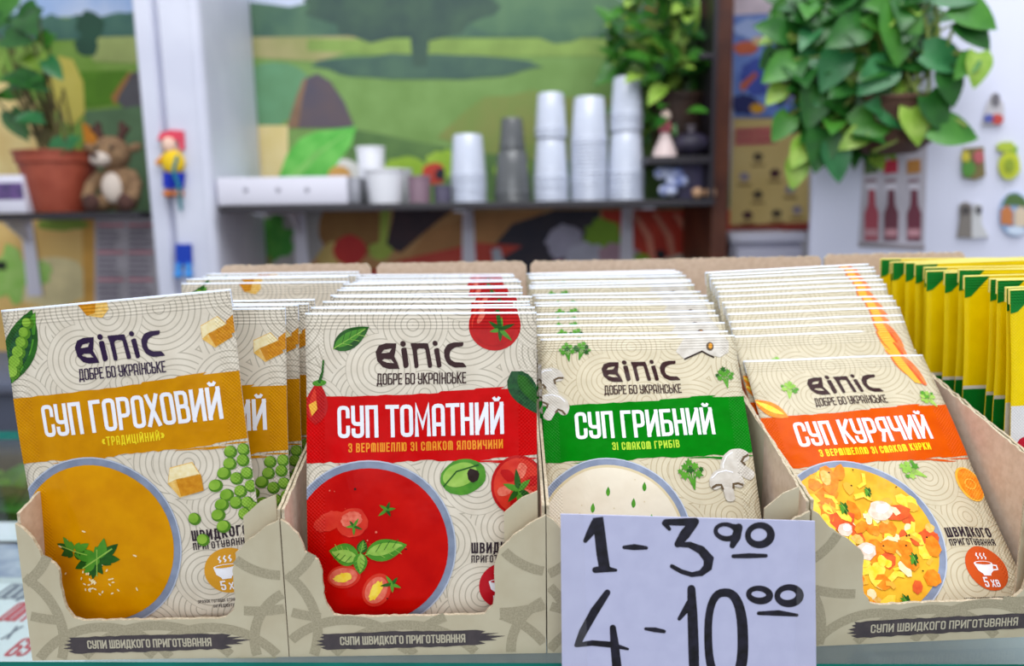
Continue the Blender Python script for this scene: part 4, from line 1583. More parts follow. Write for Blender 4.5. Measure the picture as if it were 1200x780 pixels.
mural('countryside_mural', [(-60, -40), (186, -40), (186, 248), (-60, 248)], 'printed countryside picture behind the flower pot on the left shelf', 'mural', [
    (G('field', (112, 150, 56), (128, 160, 74)), 0, None),
    (G('sky2', (158, 184, 226), (200, 210, 232), 8), 1, [(-60, -40), (186, -40), (186, 18), (-60, 22)]),
    (G('woods', (62, 100, 92), (84, 122, 104)), 2, [(-60, 22)] + [(10 * i, 20 + rb.uniform(-8, 4)) for i in range(0, 19)] + [(186, 46), (-60, 48)]),
    (G('woods2', (48, 84, 66)), 3, blob(106, 30, 16, 18)), (G('woods2', (48, 84, 66)), 3, blob(102, 54, 14, 12)),
    (G('lightfield', (160, 172, 104)), 2, [(96, 44), (186, 42), (186, 76), (110, 72)]), (G('greenfield', (92, 140, 34)), 3, [(90, 84), (150, 82), (150, 120), (90, 128)]),
    (G('boulder', (92, 90, 96), (84, 78, 82)), 4, [(132, 112), (150, 88), (186, 74), (186, 136), (150, 132)]), (G('boulderedge', (170, 120, 66)), 5, [(130, 114), (150, 86), (156, 84), (140, 112), (136, 124)]),
    (G('pepper', (206, 192, 96), (196, 182, 80)), 5, [(52, 76), (70, 66), (86, 70), (98, 96), (100, 132), (84, 150), (58, 120)]),
    (G('pinkbread', (236, 214, 150), (226, 196, 130)), 4, [(-60, 100), (20, 96), (44, 120), (62, 180), (60, 248), (-60, 248)]),
    (G('orangepeel', (222, 140, 40)), 6, [(96, 142), (112, 152), (118, 172), (100, 170)]), (G('sage', (96, 126, 90)), 4, [(100, 130), (170, 124), (186, 160), (186, 248), (100, 248)]),
], ML)
mural('bread_mural', [(-60, 249), (113, 249), (113, 460), (-60, 460)], 'yellow and orange printed food picture under the left shelf', 'mural', [
    (G('bread', (238, 202, 128), (232, 190, 112), 8), 0, None),
    (G('cream', (240, 224, 170)), 1, blob(60, 330, 46, 30, .06)), (G('honey', (232, 176, 84)), 1, [(96, 249), (113, 249), (113, 420), (100, 420)]),
    (G('lettuce', (150, 204, 92), (176, 216, 120), 30), 3, blob(12, 322, 26, 30, .25)), (G('lettuce', (150, 204, 92)), 3, blob(48, 320, 12, 14, .2)), (G('chive', (150, 180, 70)), 2, blob(74, 262, 30, 8)),
    (G('darkspot', (30, 40, 30)), 4, [(-6, 306), (8, 306), (8, 316), (-6, 316)]),
], ML)
rows = []
for cx in (0, 1):
    for r_ in range(15):
        y = 262 + r_ * 6.4
        if r_ % 5 == 0:
            rows.append((G('noticepink', (226, 120, 140)), 2, [(114 + cx * 36, y), (146 + cx * 34, y), (146 + cx * 34, y + 3), (114 + cx * 36, y + 3)]))
        else:
            rows.append((G('noticegrey', (138, 128, 146)), 2, [(115 + cx * 36, y), (138 + cx * 36 + rb.uniform(-6, 6), y), (138 + cx * 36 + rb.uniform(-6, 6), y + 3.2), (115 + cx * 36, y + 3.2)]))
mural('paper_notice', [(111, 252), (190, 252), (190, 372), (111, 372)], 'white paper notice with grey and pink print under the left shelf', 'notice',
      [(G('noticepaper', (206, 200, 208)), 0, None)] + rows, ML - 0.001, 0.001)

# posters between the brown post and the refrigerator
YP = WALL_Y - 0.004
mural('blue_poster', [(858, -30), (940, -30), (938, 137), (860, 137)], 'blue poster with orange and white patches right of the brown post', 'poster', [
    (G('posterblue', (92, 122, 190), (120, 150, 212), 16), 0, None), (G('postertop', (222, 206, 214)), 1, [(858, -30), (940, -30), (940, 14), (858, 18)]),
    (G('posterlight', (170, 190, 232)), 2, blob(890, 34, 30, 12)), (G('posterorange', (214, 110, 72)), 3, blob(874, 56, 14, 8)), (G('postercream', (226, 196, 150)), 3, blob(892, 48, 12, 5)),
    (G('posterdeep', (54, 70, 150), (70, 90, 176)), 3, blob(890, 90, 22, 22)), (G('posterdeep2', (44, 52, 110)), 3, blob(872, 122, 16, 12)), (G('postergrey', (128, 126, 158)), 3, blob(916, 100, 18, 22)),
    (G('posteryellow', (226, 168, 40)), 5, blob(887, 127, 9, 6, .04)), (G('posterred', (176, 66, 80)), 4, blob(914, 112, 7, 10)), (G('posterorange', (214, 110, 72)), 4, [(866, 100), (884, 84), (888, 88), (870, 108)]),
], YP, 0.002)
spots = [(888, 184), (872, 207), (908, 203), (888, 228), (926, 222), (876, 252), (910, 250), (934, 246), (928, 190)]
sh = [(G('kraftposter', (206, 184, 122), (196, 172, 108), 10), 0, None), (G('posterbase', (150, 60, 50)), 1, [(855, 264), (948, 260), (948, 270), (855, 270)])]
for r_ in range(3):
    sh.append((G('headline', (188, 66, 96)), 2, [(861, 151 + r_ * 7), (910, 149 + r_ * 7), (910, 154 + r_ * 7), (861, 156 + r_ * 7)]))
for i, (x, y) in enumerate(spots):
    sh.append((G('icon%d' % (i % 3), ((92, 80, 60), (150, 140, 150), (80, 46, 50))[i % 3]), 2, blob(x, y, 6, 5)))
    sh.append((G('caption', (146, 120, 70)), 2, [(x - 8, y + 8), (x + 8, y + 8), (x + 8, y + 11), (x - 8, y + 11)]))
mural('kraft_poster', [(860, 139), (948, 139), (948, 268), (855, 270)], 'tan poster with small round icons and a crimson heading beside the brown post', 'poster', sh, YP, 0.002)

# ================================================================== SHELVES
M_BLACK = mat('black_laminate', s(44, 40, 46), 0.35)
M_BRK = mat('bracket_white', s(218, 216, 230), 0.4)


def shelf(x0, x1, ypx, Yf, label, brackets, xref):
    z = P(xref, ypx, Yf).z
    a, b = P(x0, ypx, Yf).x, P(x1, ypx, Yf).x
    root = empty('wall_shelf', ((a + b) / 2, Yf + .12, z), label, 'shelf')
    bm = bmesh.new()
    box(bm, (a, Yf, z - .013), (b, WALL_Y - .004, z), bev=.0015)
    mesh('board', bm, M_BLACK, root, False)
    for px in brackets:
        x = P(px, ypx, WALL_Y - .01).x
        bm = bmesh.new()
        box(bm, (x - .012, Yf + .03, z - .0185), (x + .012, WALL_Y - .008, z - .0135), bev=.001)
        prism(bm, [Vector((x - .017, WALL_Y - .012, z - .19)), Vector((x + .017, WALL_Y - .012, z - .19)), Vector((x + .012, WALL_Y - .012, z - .018)), Vector((x - .012, WALL_Y - .012, z - .018))], Vector((0, .004, 0)))
        prism(bm, [Vector((x - .003, WALL_Y - .013, z - .07)), Vector((x - .003, WALL_Y - .09, z - .019)), Vector((x - .003, WALL_Y - .013, z - .019))], Vector((.006, 0, 0)))
        mesh('bracket', bm, M_BRK, root, False)
    return z


YS = 1.46
ZL = shelf(-60, 162, 249, YS, 'black wall shelf at the left carrying the terracotta flower pot', (30,), 90)
ZM = shelf(257, 838, 237, YS, 'long black wall shelf carrying the stacks of plastic cups', (350, 548, 735), 548)
PXM = YS / FPX * 1.03        # metres per pixel near the shelves


def cx(px, Y, ypx=238):
    return P(px, ypx, Y).x


# white tray with three small knobs
Yt = YS + .02
a, b = cx(255, Yt), cx(408, Yt)
zt = P(330, 207, Yt).z
root = empty('metal_tray', ((a + b) / 2, Yt + .1, ZM), 'low white box with three small dots on the left end of the long shelf', 'box')
bm = bmesh.new()
box(bm, (a, Yt, ZM + .0005), (b, Yt + .2, zt), bev=.003)
mesh('body', bm, mat('tray_white', s(222, 220, 232), .35), root)
for px in (288, 326, 360):
    bm = bmesh.new()
    ball(bm, P(px, 222, Yt), (.005, .003, .005))
    mesh('knob', bm, mat('knob_grey', s(166, 164, 176), .4), root)
bm = bmesh.new()
box(bm, (b + .0005, Yt + .004, ZM + .001), (b + .022, Yt + .19, zt - .002), bev=.002)
mesh('end_panel', bm, mat('tray_steel', s(150, 150, 158), .35, metal=.4), root)


def tub(px, w, y0, y1, label, m, Y, cat='cup', name='plastic_cup', taper=.8, group=None, z=None):
    x = cx(px, Y)
    k = Y * 1.0 / FPX
    z0 = ZM + .0005 if z is None else z
    z1 = P(px, y0, Y).z
    h = z1 - z0
    r = w * k / 2
    root = empty(name, (x, Y, z0), label, cat, group)
    bm = bmesh.new()
    lathe(bm, [(r * taper * .2, .001), (r * taper, 0), (r, h - .004), (r, h - .003), (r * .93, h - .003), (r * taper * .93, .002), (r * .1, .002)], (x, Y, z0), 28)
    mesh('wall', bm, m, root)
    bm = bmesh.new()
    lathe(bm, [(r * .92, h - .006), (r * 1.05, h - .005), (r * 1.06, h - .001), (r * 1.0, h), (r * .92, h - .002)], (x, Y, z0), 28)
    mesh('rim', bm, m, root)
    return root


M_CUPW = mat('cup_white', s(232, 232, 238), .3)
tub(437, 32, 172, 236, 'tall narrow white cup behind the white tub, right of the low white box', M_CUPW, YS + .12)
tub(452, 46, 198, 236, 'short wide white plastic tub in front of the narrow white cup', M_CUPW, YS + .05)
tub(474, 20, 198, 236, 'small pale cup between the white tub and the mauve jar', mat('cup_grey', s(206, 208, 212), .25, alpha=.8), YS + .12)
tub(492, 26, 206, 236, 'mauve glass jar beside the white tub on the long shelf', mat('jar_mauve', s(150, 122, 136), .15, alpha=.85), YS + .05, 'jar', 'glass_jar', .95)
tub(519, 20, 217, 236, 'small dark jar left of the shortest cup stack', mat('jar_dark', s(96, 90, 112), .15, alpha=.9), YS + .05, 'jar', 'glass_jar', .95)

# stacks of disposable cups, every cup its own object
M_CC = mat('cup_clear', s(216, 222, 238), .16, alpha=.88, spec=.8)
M_CD = mat('cup_smoke', s(104, 106, 108), .16, alpha=.8, spec=.8)


def cup_proto(name, r, h, m, label, group):
    root = empty(name, (0, 0, 0), label, 'cup', group)
    bm = bmesh.new()   # stands upside down: rim at the bottom
    t = .0009
    lathe(bm, [(r, .003), (r * .84, h - .004), (r * .78, h), (r * .05, h - .001), (r * .05, h - .002), (r * .78 - t, h - .003), (r * .84 - t, h - .006), (r - t, .003)], (0, 0, 0), 24)
    mesh('wall', bm, m, root, local=True)
    bm = bmesh.new()
    lathe(bm, [(r - t, .004), (r * 1.04, .004), (r * 1.06, .002), (r * 1.04, 0), (r - t, 0), (r - t, .004)], (0, 0, 0), 24)
    mesh('rim', bm, m, root, local=True)
    return root


NTH = ORD


def cup_stack(px, w, ytop, m, where, Y, shoulder=None, wtop=None):
    k = Y / FPX * 1.02
    x = cx(px, Y)
    z0 = ZM + .0006
    tiers = [(w, shoulder if shoulder else ytop)] + ([(wtop, ytop)] if shoulder else [])
    z = z0
    allc = []
    for ti, (ww, yt) in enumerate(tiers):
        r = ww * k / 2
        h = r * 2.15
        zt = P(px, yt, Y).z
        step = .0072
        n = max(1, int((zt - z - h) / step) + 1)
        pr = cup_proto('plastic_cup', r / 1.06, h, m, 'x', 'disposable cups in ' + where)
        for i in range(n):
            c = pr if i == 0 else copy_tree(pr)
            c.location = (x + rb.uniform(-.0006, .0006), Y + rb.uniform(-.0006, .0006), z + i * step)
            allc.append(c)
        z = z + (n - 1) * step + h + .0004
    for i, c in enumerate(reversed(allc)):
        c['label'] = '%s cup from the top of %s' % (NTH[i] if i < len(NTH) else 'lower', where)


YC = YS + .075
cup_stack(550, 42, 155, M_CC, 'the shortest clear cup stack', YC)
cup_stack(601, 43, 137, M_CD, 'the dark smoky cup stack', YC, 176, 30)
cup_stack(646, 41, 107, M_CC, 'the clear stack right of the smoky cups', YC, 160, 37)
cup_stack(690, 43, 111, M_CC, 'the clear stack beside the tallest stack', YC)
cup_stack(733, 43, 90, M_CC, 'the tallest clear cup stack', YC, 152, 38)

# black shelf unit at the right end with a plant
Yu = YS + .01
root = empty('shelf_unit', (cx(800, Yu), Yu + .1, ZM), 'small black two-tier shelf unit standing beside the brown post', 'shelf unit')
xr = cx(836, Yu)
xl = cx(757, Yu)
z2 = P(795, 183, Yu).z
z3 = P(825, 62, Yu).z
zt = P(825, -30, Yu).z
bm = bmesh.new(); box(bm, (xr - .008, Yu, ZM + .0005), (xr, Yu + .24, zt), bev=.001); mesh('side_panel', bm, M_BLACK, root, False)
bm = bmesh.new(); box(bm, (xl, Yu, z2 - .014), (xr - .008, Yu + .24, z2), bev=.001); mesh('shelf_board', bm, M_BLACK, root, False)
bm = bmesh.new(); box(bm, (cx(816, Yu), Yu, z3 - .01), (xr - .008, Yu + .24, z3), bev=.001); mesh('shelf_board', bm, M_BLACK, root, False)
bm = bmesh.new(); box(bm, (cx(816, Yu), Yu + .236, ZM + .0005), (xr - .008, Yu + .24, zt), bev=.001); mesh('back_panel', bm, M_BLACK, root, False)
bm = bmesh.new(); box(bm, (xl, Yu + .2, ZM + .0005), (xl + .012, Yu + .23, z2 - .014), bev=.001); mesh('leg', bm, M_BLACK, root, False)
# things on the lower level
Yb = Yu + .03
M_PUR = mat('box_purple', s(104, 98, 134), .45)
bm = bmesh.new(); box(bm, (cx(799, Yb), Yb + .03, ZM + .0006), (cx(834, Yb), Yb + .13, P(815, 190, Yb).z), bev=.003)
r0 = empty('storage_box', (cx(815, Yb), Yb + .08, ZM), 'purple grey storage box under the black shelf board', 'box')
mesh('body', bm, M_PUR, r0)
bm = bmesh.new(); zz = P(815, 190, Yb).z; box(bm, (cx(798, Yb), Yb + .028, zz + .0002), (cx(835, Yb), Yb + .132, zz + .006), bev=.002); mesh('lid', bm, mat('lid_purple', s(86, 82, 116), .45), r0)
bm = bmesh.new()
for i in range(14):
    t = rb.uniform(0, 6.28)
    ball(bm, Vector((cx(785, Yb) + .022 * cos(t) * rb.random(), Yb + .0 + rb.uniform(-.008, .008), ZM + .012 + rb.random() * .042)), (rb.uniform(.008, .014), .008, rb.uniform(.008, .013)), n=8)
tag(mesh('crumpled_bag', bm, mat('bag_white', s(212, 218, 238), .5, s(120, 134, 190), 60)), 'white and blue crumpled bag in front of the purple box', 'bag')
for px, lb in ((818, 'tan ball at the foot of the purple box, left one'), (833, 'tan ball beside the black side panel, right one')):
    bm = bmesh.new()
    rr_ = .011
    ball(bm, Vector((cx(px, Yb - .015), Yb - .008, ZM + rr_ + .0004)), rr_)
    tag(mesh('wooden_ball', bm, mat('ball_tan', s(190, 150, 116), .5)), lb, 'ball', 'tan balls under the black shelf')


# ------------------------------------------------------------------ plants
def leaf3(bm, base, d, up, L, W, mi, curl=.25, heart=.35, n=6):
    d = d.normalized()
    sd = d.cross(up).normalized()
    nn = sd.cross(d).normalized()
    rows = []
    for i in range(n + 1):
        t = i / n
        w = W * .5 * (sin(pi * (t * .93 + .07) ** (.62)) ** .8 if t < 1 else 0)
        c = base + d * (L * t) - nn * (curl * L * t * t)
        back = d * (-heart * W * .35 * max(0, 1 - t * 4))
        rows.append((bm.verts.new(c - sd * w + nn * (w * .28) + back), bm.verts.new(c), bm.verts.new(c + sd * w + nn * (w * .28) + back)))
    for a, b in zip(rows, rows[1:]):
        for k in (0, 1):
            f = bm.faces.new((a[k], a[k + 1], b[k + 1], b[k]))
            f.material_index = mi
            f.smooth = True


GREENS = [mat('leaf_dark', s(24, 74, 24), .36, s(40, 98, 30), 40), mat('leaf_mid', s(52, 112, 34), .36, s(70, 130, 42), 40), mat('leaf_light', s(120, 160, 50), .38, s(150, 180, 80), 50), mat('leaf_blue', s(36, 96, 52), .32, s(54, 118, 68), 30)]
M_STEM = mat('plant_stem', s(128, 146, 66), .5)
M_STEMB = mat('plant_stem_brown', s(98, 92, 48), .6, s(74, 62, 36), 60)


def leafmesh(name, bm, parent, mats=GREENS):
    bm.transform(wmat(parent).inverted())
    me = bpy.data.meshes.new(name)
    bm.to_mesh(me); bm.free()
    for m in mats:
        me.materials.append(m)
    return link(name, me, parent)


def plant(name, label, base, pot, leaves, stems, mats=GREENS, stem_m=None):
    root = empty(name, base, label, 'plant')
    for nm, bm, m in pot:
        mesh(nm, bm, m, root)
    leafmesh('foliage', leaves, root, mats)
    mesh('stem', stems, stem_m or M_STEM, root)
    return root


# terracotta pot on the left shelf
Yp = YS + .09
x = cx(73, Yp)
k = Yp / FPX * 1.02
zr = P(67, 178, Yp).z
h = zr - ZL
r = 43 * k
M_TERRA = mat('terracotta', s(164, 78, 56), .55, s(150, 66, 46), 30)
bm = bmesh.new()
lathe(bm, [(r * .1, .001), (r * .66, .001), (r * .68, .006), (r * .92, h * .80), (r * .92, h * .82)], (x, Yp, ZL + .0006), 36)
bm2 = bmesh.new()
lathe(bm2, [(r * .925, h * .80), (r * .97, h * .81), (r * .99, h * .96), (r * 1.03, h * .97), (r * 1.03, h), (r * .93, h), (r * .88, h * .84)], (x, Yp, ZL + .0006), 36)
bm3 = bmesh.new()
lathe(bm3, [(r * .05, h * .88), (r * .88, h * .86)], (x, Yp, ZL + .0006), 24)
lv, st = bmesh.new(), bmesh.new()
rp = random.Random(5)
base = Vector((x, Yp, ZL + h * .9))
for px, py, dz, L in ((30, 60, 0, 60), (8, 20, .02, 60), (45, 8, 0, 55), (52, 100, -.03, 56), (15, 95, -.04, 50), (-5, 60, .03, 60), (60, 40, .02, 40), (28, 20, -.03, 55), (75, 165, -.05, 40), (12, 130, -.02, 46), (-10, 110, .02, 55), (50, 140, -.04, 34), (40, 75, .03, 50), (5, 45, -.05, 50), (55, 70, -.03, 36), (90, 160, -.04, 26), (25, 110, .03, 36), (-15, 25, 0, 60), (20, -5, .02, 60)):
    p = P(px, py, Yp + dz)
    d = Vector((rp.uniform(-.8, .8), rp.uniform(-.9, .1), rp.uniform(-1, .1)))
    leaf3(lv, p, d, Vector((0, -1, .5)), L * k * .78, L * k * .55, rp.choice([0, 0, 1, 0, 3, 2]), rp.uniform(.05, .3))
    m1 = base.lerp(p, .5) + Vector((rp.uniform(-.02, .02), rp.uniform(-.02, .02), .02))
    tube(st, [base + Vector((rp.uniform(-.02, .02), rp.uniform(-.02, .02), -.01)), m1, p], [.0035, .0028, .0014], 6)
for i in range(10):
    p0 = base + Vector((rp.uniform(-.03, .03), rp.uniform(-.03, .03), -.01))
    p1 = P(rp.uniform(30, 75), rp.uniform(95, 140), Yp + rp.uniform(-.03, .03))
    tube(st, [p0, p0.lerp(p1, .5) + Vector((.006, 0, 0)), p1], [.004, .003, .0015], 6)
plant('potted_plant', 'potted climbing plant in a terracotta pot on the left shelf', (x, Yp, ZL), [('pot', bm, M_TERRA), ('pot_rim', bm2, M_TERRA), ('soil', bm3, mat('soil', s(60, 44, 34), .9, bump=.002))], lv, st, stem_m=M_STEMB)

# bushy plant on the black shelf unit
Yq = Yu + .11
x = cx(790, Yq)
k = Yq / FPX * 1.02
zr = P(790, 112, Yq).z
h = zr - z2
r = 33 * k
bm = bmesh.new()
lathe(bm, [(r * .1, .001), (r * .7, .001), (r * .98, h * .9), (r * 1.04, h * .92), (r * 1.04, h), (r * .9, h), (r * .85, h * .9)], (x, Yq, z2 + .0006), 32)
lv, st = bmesh.new(), bmesh.new()
rp = random.Random(15)
base = Vector((x, Yq, z2 + h * .9))
for i in range(190):
    a, q_ = rp.uniform(0, 6.28), rp.random() ** .6
    px, py = 779 + 62 * q_ * cos(a), 62 + 84 * q_ * sin(a)
    if px > 812:
        px -= 45
    p = P(px, py, Yq + rp.uniform(-.09, .08))
    d = (p - base).normalized() * .6 + Vector((rp.uniform(-.7, .7), rp.uniform(-.9, .1), rp.uniform(-.9, .5)))
    L = rp.uniform(22, 38) * k
    leaf3(lv, p, d, Vector((0, -.8, .6)), L, L * .5, rp.choice([0, 1, 1, 2, 1]), rp.uniform(.05, .3))
    if i % 4 == 0:
        tube(st, [base, base.lerp(p, .55) + Vector((0, 0, .02)), p], [.003, .002, .001], 5)
plant('bushy_plant', 'bushy bright green plant in a dark pot on the black shelf unit', (x, Yq, z2), [('pot', bm, mat('pot_dark', s(64, 44, 34), .6, s(48, 34, 28), 30))], lv, st)
# small figurine and dark bag in front of that pot
Yg = Yu + .03
xg = cx(778, Yg)
r0 = empty('porcelain_figurine', (xg, Yg, z2), 'white and pink figurine in front of the bushy plant pot', 'figurine')
bm = bmesh.new(); lathe(bm, [(.002, .0006), (.024, .0006), (.022, .012), (.012, .034), (.007, .046), (.002, .047)], (xg, Yg, z2), 20); mesh('skirt', bm, mat('porcelain', s(222, 200, 196), .3), r0)
bm = bmesh.new(); lathe(bm, [(.001, .044), (.011, .046), (.013, .058), (.008, .066), (.001, .067)], (xg, Yg, z2), 18); mesh('bodice', bm, mat('figure_pink', s(170, 84, 92), .35), r0)
bm = bmesh.new(); ball(bm, Vector((xg, Yg, z2 + .076)), (.010, .010, .012)); mesh('head', bm, mat('porcelain_skin', s(232, 206, 190), .35), r0)
bm = bmesh.new()
ball(bm, Vector((cx(808, Yg), Yg, z2 + .0235)), (.036, .03, .023), n=18)
r0 = empty('dark_pouch', (cx(808, Yg), Yg, z2), 'dark soft pouch right of the porcelain figurine', 'pouch')
mesh('body', bm, mat('pouch_dark', s(52, 46, 66), .5, s(36, 32, 46), 50, bump=.003), r0)
bm = bmesh.new(); lathe(bm, [(.010, .04), (.006, .048), (.012, .058), (.010, .059), (.004, .048)], (cx(808, Yg), Yg, z2), 16); mesh('neck', bm, mat('pouch_neck', s(120, 112, 118), .5), r0)

# plush reindeer on the left shelf
Yr = YS + .07
k = Yr / FPX * 1.02
xr_ = cx(142, Yr)
T_ = lambda dx, dy, up: Vector((xr_ + dx * k, Yr + dy * k, ZL + .0006 + up * k))
r0 = empty('plush_reindeer', (xr_, Yr, ZL), 'brown plush reindeer toy sitting right of the terracotta pot', 'toy')
MP1, MP2, MP3 = mat('plush_tan', s(146, 116, 84), .9, s(116, 88, 64), 90, bump=.003), mat('plush_brown', s(86, 56, 48), .9, s(68, 44, 40), 90, bump=.003), mat('plush_pale', s(206, 192, 180), .9, bump=.002)
bm = bmesh.new(); ball(bm, T_(0, 0, 26), (23 * k, 18 * k, 26 * k), n=20); mesh('body', bm, MP1, r0)
bm = bmesh.new(); ball(bm, T_(-1, -14, 26), (12 * k, 7 * k, 17 * k), n=16); mesh('belly_patch', bm, MP3, r0)
bm = bmesh.new(); ball(bm, T_(-3, -4, 64), (20 * k, 18 * k, 19 * k), n=20); hd = mesh('head', bm, MP1, r0)
bm = bmesh.new(); ball(bm, T_(-8, -20, 57), (11 * k, 10 * k, 8 * k), n=16); mesh('muzzle', bm, MP3, r0)
bm = bmesh.new(); ball(bm, T_(-9, -29, 60), (4 * k, 3 * k, 3 * k), n=10); mesh('nose', bm, MP2, r0)
for sd in (-1, 1):
    bm = bmesh.new(); ball(bm, T_(-3 + sd * 8, -20, 69), 2.4 * k, n=10); mesh('eye', bm, mat('eye_black', s(20, 16, 18), .2), r0)
    bm = bmesh.new(); ball(bm, T_(-3 + sd * 25, -2, 70), (9 * k, 4 * k, 5 * k), n=12, rot=Matrix.Rotation(sd * -.35, 3, 'Y')); mesh('ear', bm, MP1, r0)
    bm = bmesh.new(); tube(bm, [T_(-3 + sd * 9, -2, 78), T_(-3 + sd * 14, -2, 88), T_(-3 + sd * 13, -2, 98)], [4 * k, 4.5 * k, 3 * k], 10); tube(bm, [T_(-3 + sd * 13, -2, 86), T_(-3 + sd * 21, -2, 92)], [3.6 * k, 2.6 * k], 10); mesh('antler', bm, MP2, r0)
    bm = bmesh.new(); tube(bm, [T_(sd * 17, -4, 42), T_(sd * 25, -12, 30), T_(sd * 24, -22, 18)], [6 * k, 6.5 * k, 7 * k], 12); ball(bm, T_(sd * 24, -23, 16), 7.4 * k, n=12); mesh('arm', bm, MP1, r0)
    bm = bmesh.new(); tube(bm, [T_(sd * 13, -6, 10), T_(sd * 18, -24, 9)], [9 * k, 9 * k], 12); mesh('leg', bm, MP1, r0)
    bm = bmesh.new(); ball(bm, T_(sd * 19, -28, 10), (9 * k, 6 * k, 10 * k), n=14); mesh('foot', bm, MP2, r0)

# white stand with purple label at the far left of the shelf
Yw = YS + .03
r0 = empty('white_carton', (cx(4, Yw), Yw + .05, ZL), 'white carton with a purple band at the left end of the shelf', 'carton')
bm = bmesh.new(); box(bm, (cx(-50, Yw), Yw, ZL + .0006), (cx(30, Yw), Yw + .1, P(4, 205, Yw).z), bev=.002); mesh('body', bm, mat('carton_white', s(224, 222, 236), .4), r0)
bm = bmesh.new(); box(bm, (cx(-49, Yw), Yw - .0008, P(4, 234, Yw).z), (cx(29, Yw), Yw - .0002, P(4, 214, Yw).z)); mesh('purple_band', bm, mat('band_purple', s(112, 82, 140), .4, s(80, 66, 110), 60), r0, False)

# toy figure pinned to the white column
Yf = cy + .004
k = Yf / FPX * 1.02
F_ = lambda px, py, d=0.0: P(px, py, Yf - .012 - d)
r0 = empty('felt_doll', F_(198, 195), 'small felt doll with red hat, yellow shirt and blue shorts hung on the white column', 'doll')
bm = bmesh.new(); ball(bm, F_(198, 170), (8 * k, .010, 9 * k), n=14); mesh('head', bm, mat('felt_skin', s(232, 196, 176), .8), r0)
bm = bmesh.new(); prism(bm, [F_(184, 164), F_(188, 155), F_(200, 152), F_(214, 153), F_(215, 175), F_(210, 176), F_(209, 164)], Vector((0, .012, 0))); mesh('hat', bm, mat('felt_red', s(220, 70, 92), .8), r0, False)
bm = bmesh.new(); ball(bm, F_(203, 190), (13 * k, .012, 14 * k), n=14); mesh('shirt', bm, mat('felt_yellow', s(236, 196, 30), .8), r0)
bm = bmesh.new(); tube(bm, [F_(193, 184), F_(184, 192)], [4 * k, 3 * k], 8); mesh('arm', bm, mat('felt_orange', s(226, 150, 50), .8), r0)
for px in (198, 210):
    bm = bmesh.new(); tube(bm, [F_(px, 202), F_(px - 1, 220)], [6.6 * k, 5.6 * k], 10); mesh('trouser_leg', bm, mat('felt_blue', s(24, 50, 180), .8), r0)
    bm = bmesh.new(); ball(bm, F_(px - 1, 227), (6 * k, .010, 4 * k), n=10); mesh('shoe', bm, mat('felt_shoe', s(210, 120, 60), .8), r0)
bm = bmesh.new(); tube(bm, [F_(208, 182, .012), F_(203, 200, .013), F_(209, 216, .012), F_(212, 246)], 2.0 * k, 6); mesh('green_ribbon', bm, mat('felt_green', s(40, 130, 140), .8), r0)
r0 = empty('blue_ornament', F_(214, 305), 'dark blue trousers ornament low on the white column', 'ornament')
bm = bmesh.new(); prism(bm, [F_(205, 286), F_(223, 286), F_(224, 310), F_(206, 310)], Vector((0, .012, 0))); mesh('waist', bm, mat('felt_navy', s(20, 60, 170), .8), r0, False)
for px in (209, 221):
    bm = bmesh.new(); tube(bm, [F_(px, 308), F_(px, 320)], 3.6 * k, 8); ball(bm, F_(px, 322), (5 * k, .009, 4 * k), n=10); mesh('boot', bm, mat('felt_lightblue', s(70, 150, 226), .8), r0)

# ================================================================== REFRIGERATOR
YF, TF = 1.25, R(22)
F0 = P(947, 280, YF)
FE, FN = Vector((cos(TF), -sin(TF), 0)), Vector((-sin(TF), -cos(TF), 0))


def PF(px, py, off=0.0):
    """point of the refrigerator door seen at this pixel, lifted off it by off metres"""
    dr = ray(px, py)
    o = Vector((F0.x, F0.y, 0)) + FN * off
    return CAM_POS + dr * ((o - CAM_POS).dot(FN) / dr.dot(FN))


M_FR = mat('fridge_white', s(218, 220, 240), .32, s(214, 216, 236), 4)
r0 = empty('refrigerator', (F0.x, F0.y, -0.95), 'tall white refrigerator with souvenir magnets and a trailing plant', 'refrigerator')
r0.rotation_euler = (0, 0, -TF)
bm = bmesh.new(); box(bm, (0, .05, .04), (.62, .46, 1.85), bev=.012); mesh('body', bm, M_FR, r0, local=True)
bm = bmesh.new(); box(bm, (0, 0, .05), (.62, .046, 1.845), bev=.010); mesh('door', bm, M_FR, r0, local=True)
bm = bmesh.new(); box(bm, (.585, -.03, .75), (.605, -.0005, 1.2), bev=.005); mesh('handle', bm, mat('handle_grey', s(180, 182, 190), .3), r0, local=True)
for dx in (.04, .54):
    bm = bmesh.new(); box(bm, (dx, .08, 0), (dx + .04, .44, .04)); mesh('foot', bm, M_BLACK, r0, False, local=True)


def magnet(label, layers, name='souvenir_magnet', cat='magnet'):
    """layers: (colour name, rgb, outline, depth mm)"""
    pts0 = layers[0][2]
    c = PF(sum(p[0] for p in pts0) / len(pts0), sum(p[1] for p in pts0) / len(pts0))
    root = empty(name, c, label, cat, 'souvenir magnets on the refrigerator')
    for i, (nm, c_, pts, d) in enumerate(layers):
        bm = bmesh.new()
        prism(bm, [PF(x, y, .0004) for x, y in pts][::-1], FN * (d * .001))
        mesh(nm, bm, mat('magnet_%d_%d_%d' % c_, s(*c_), .35), root, False)


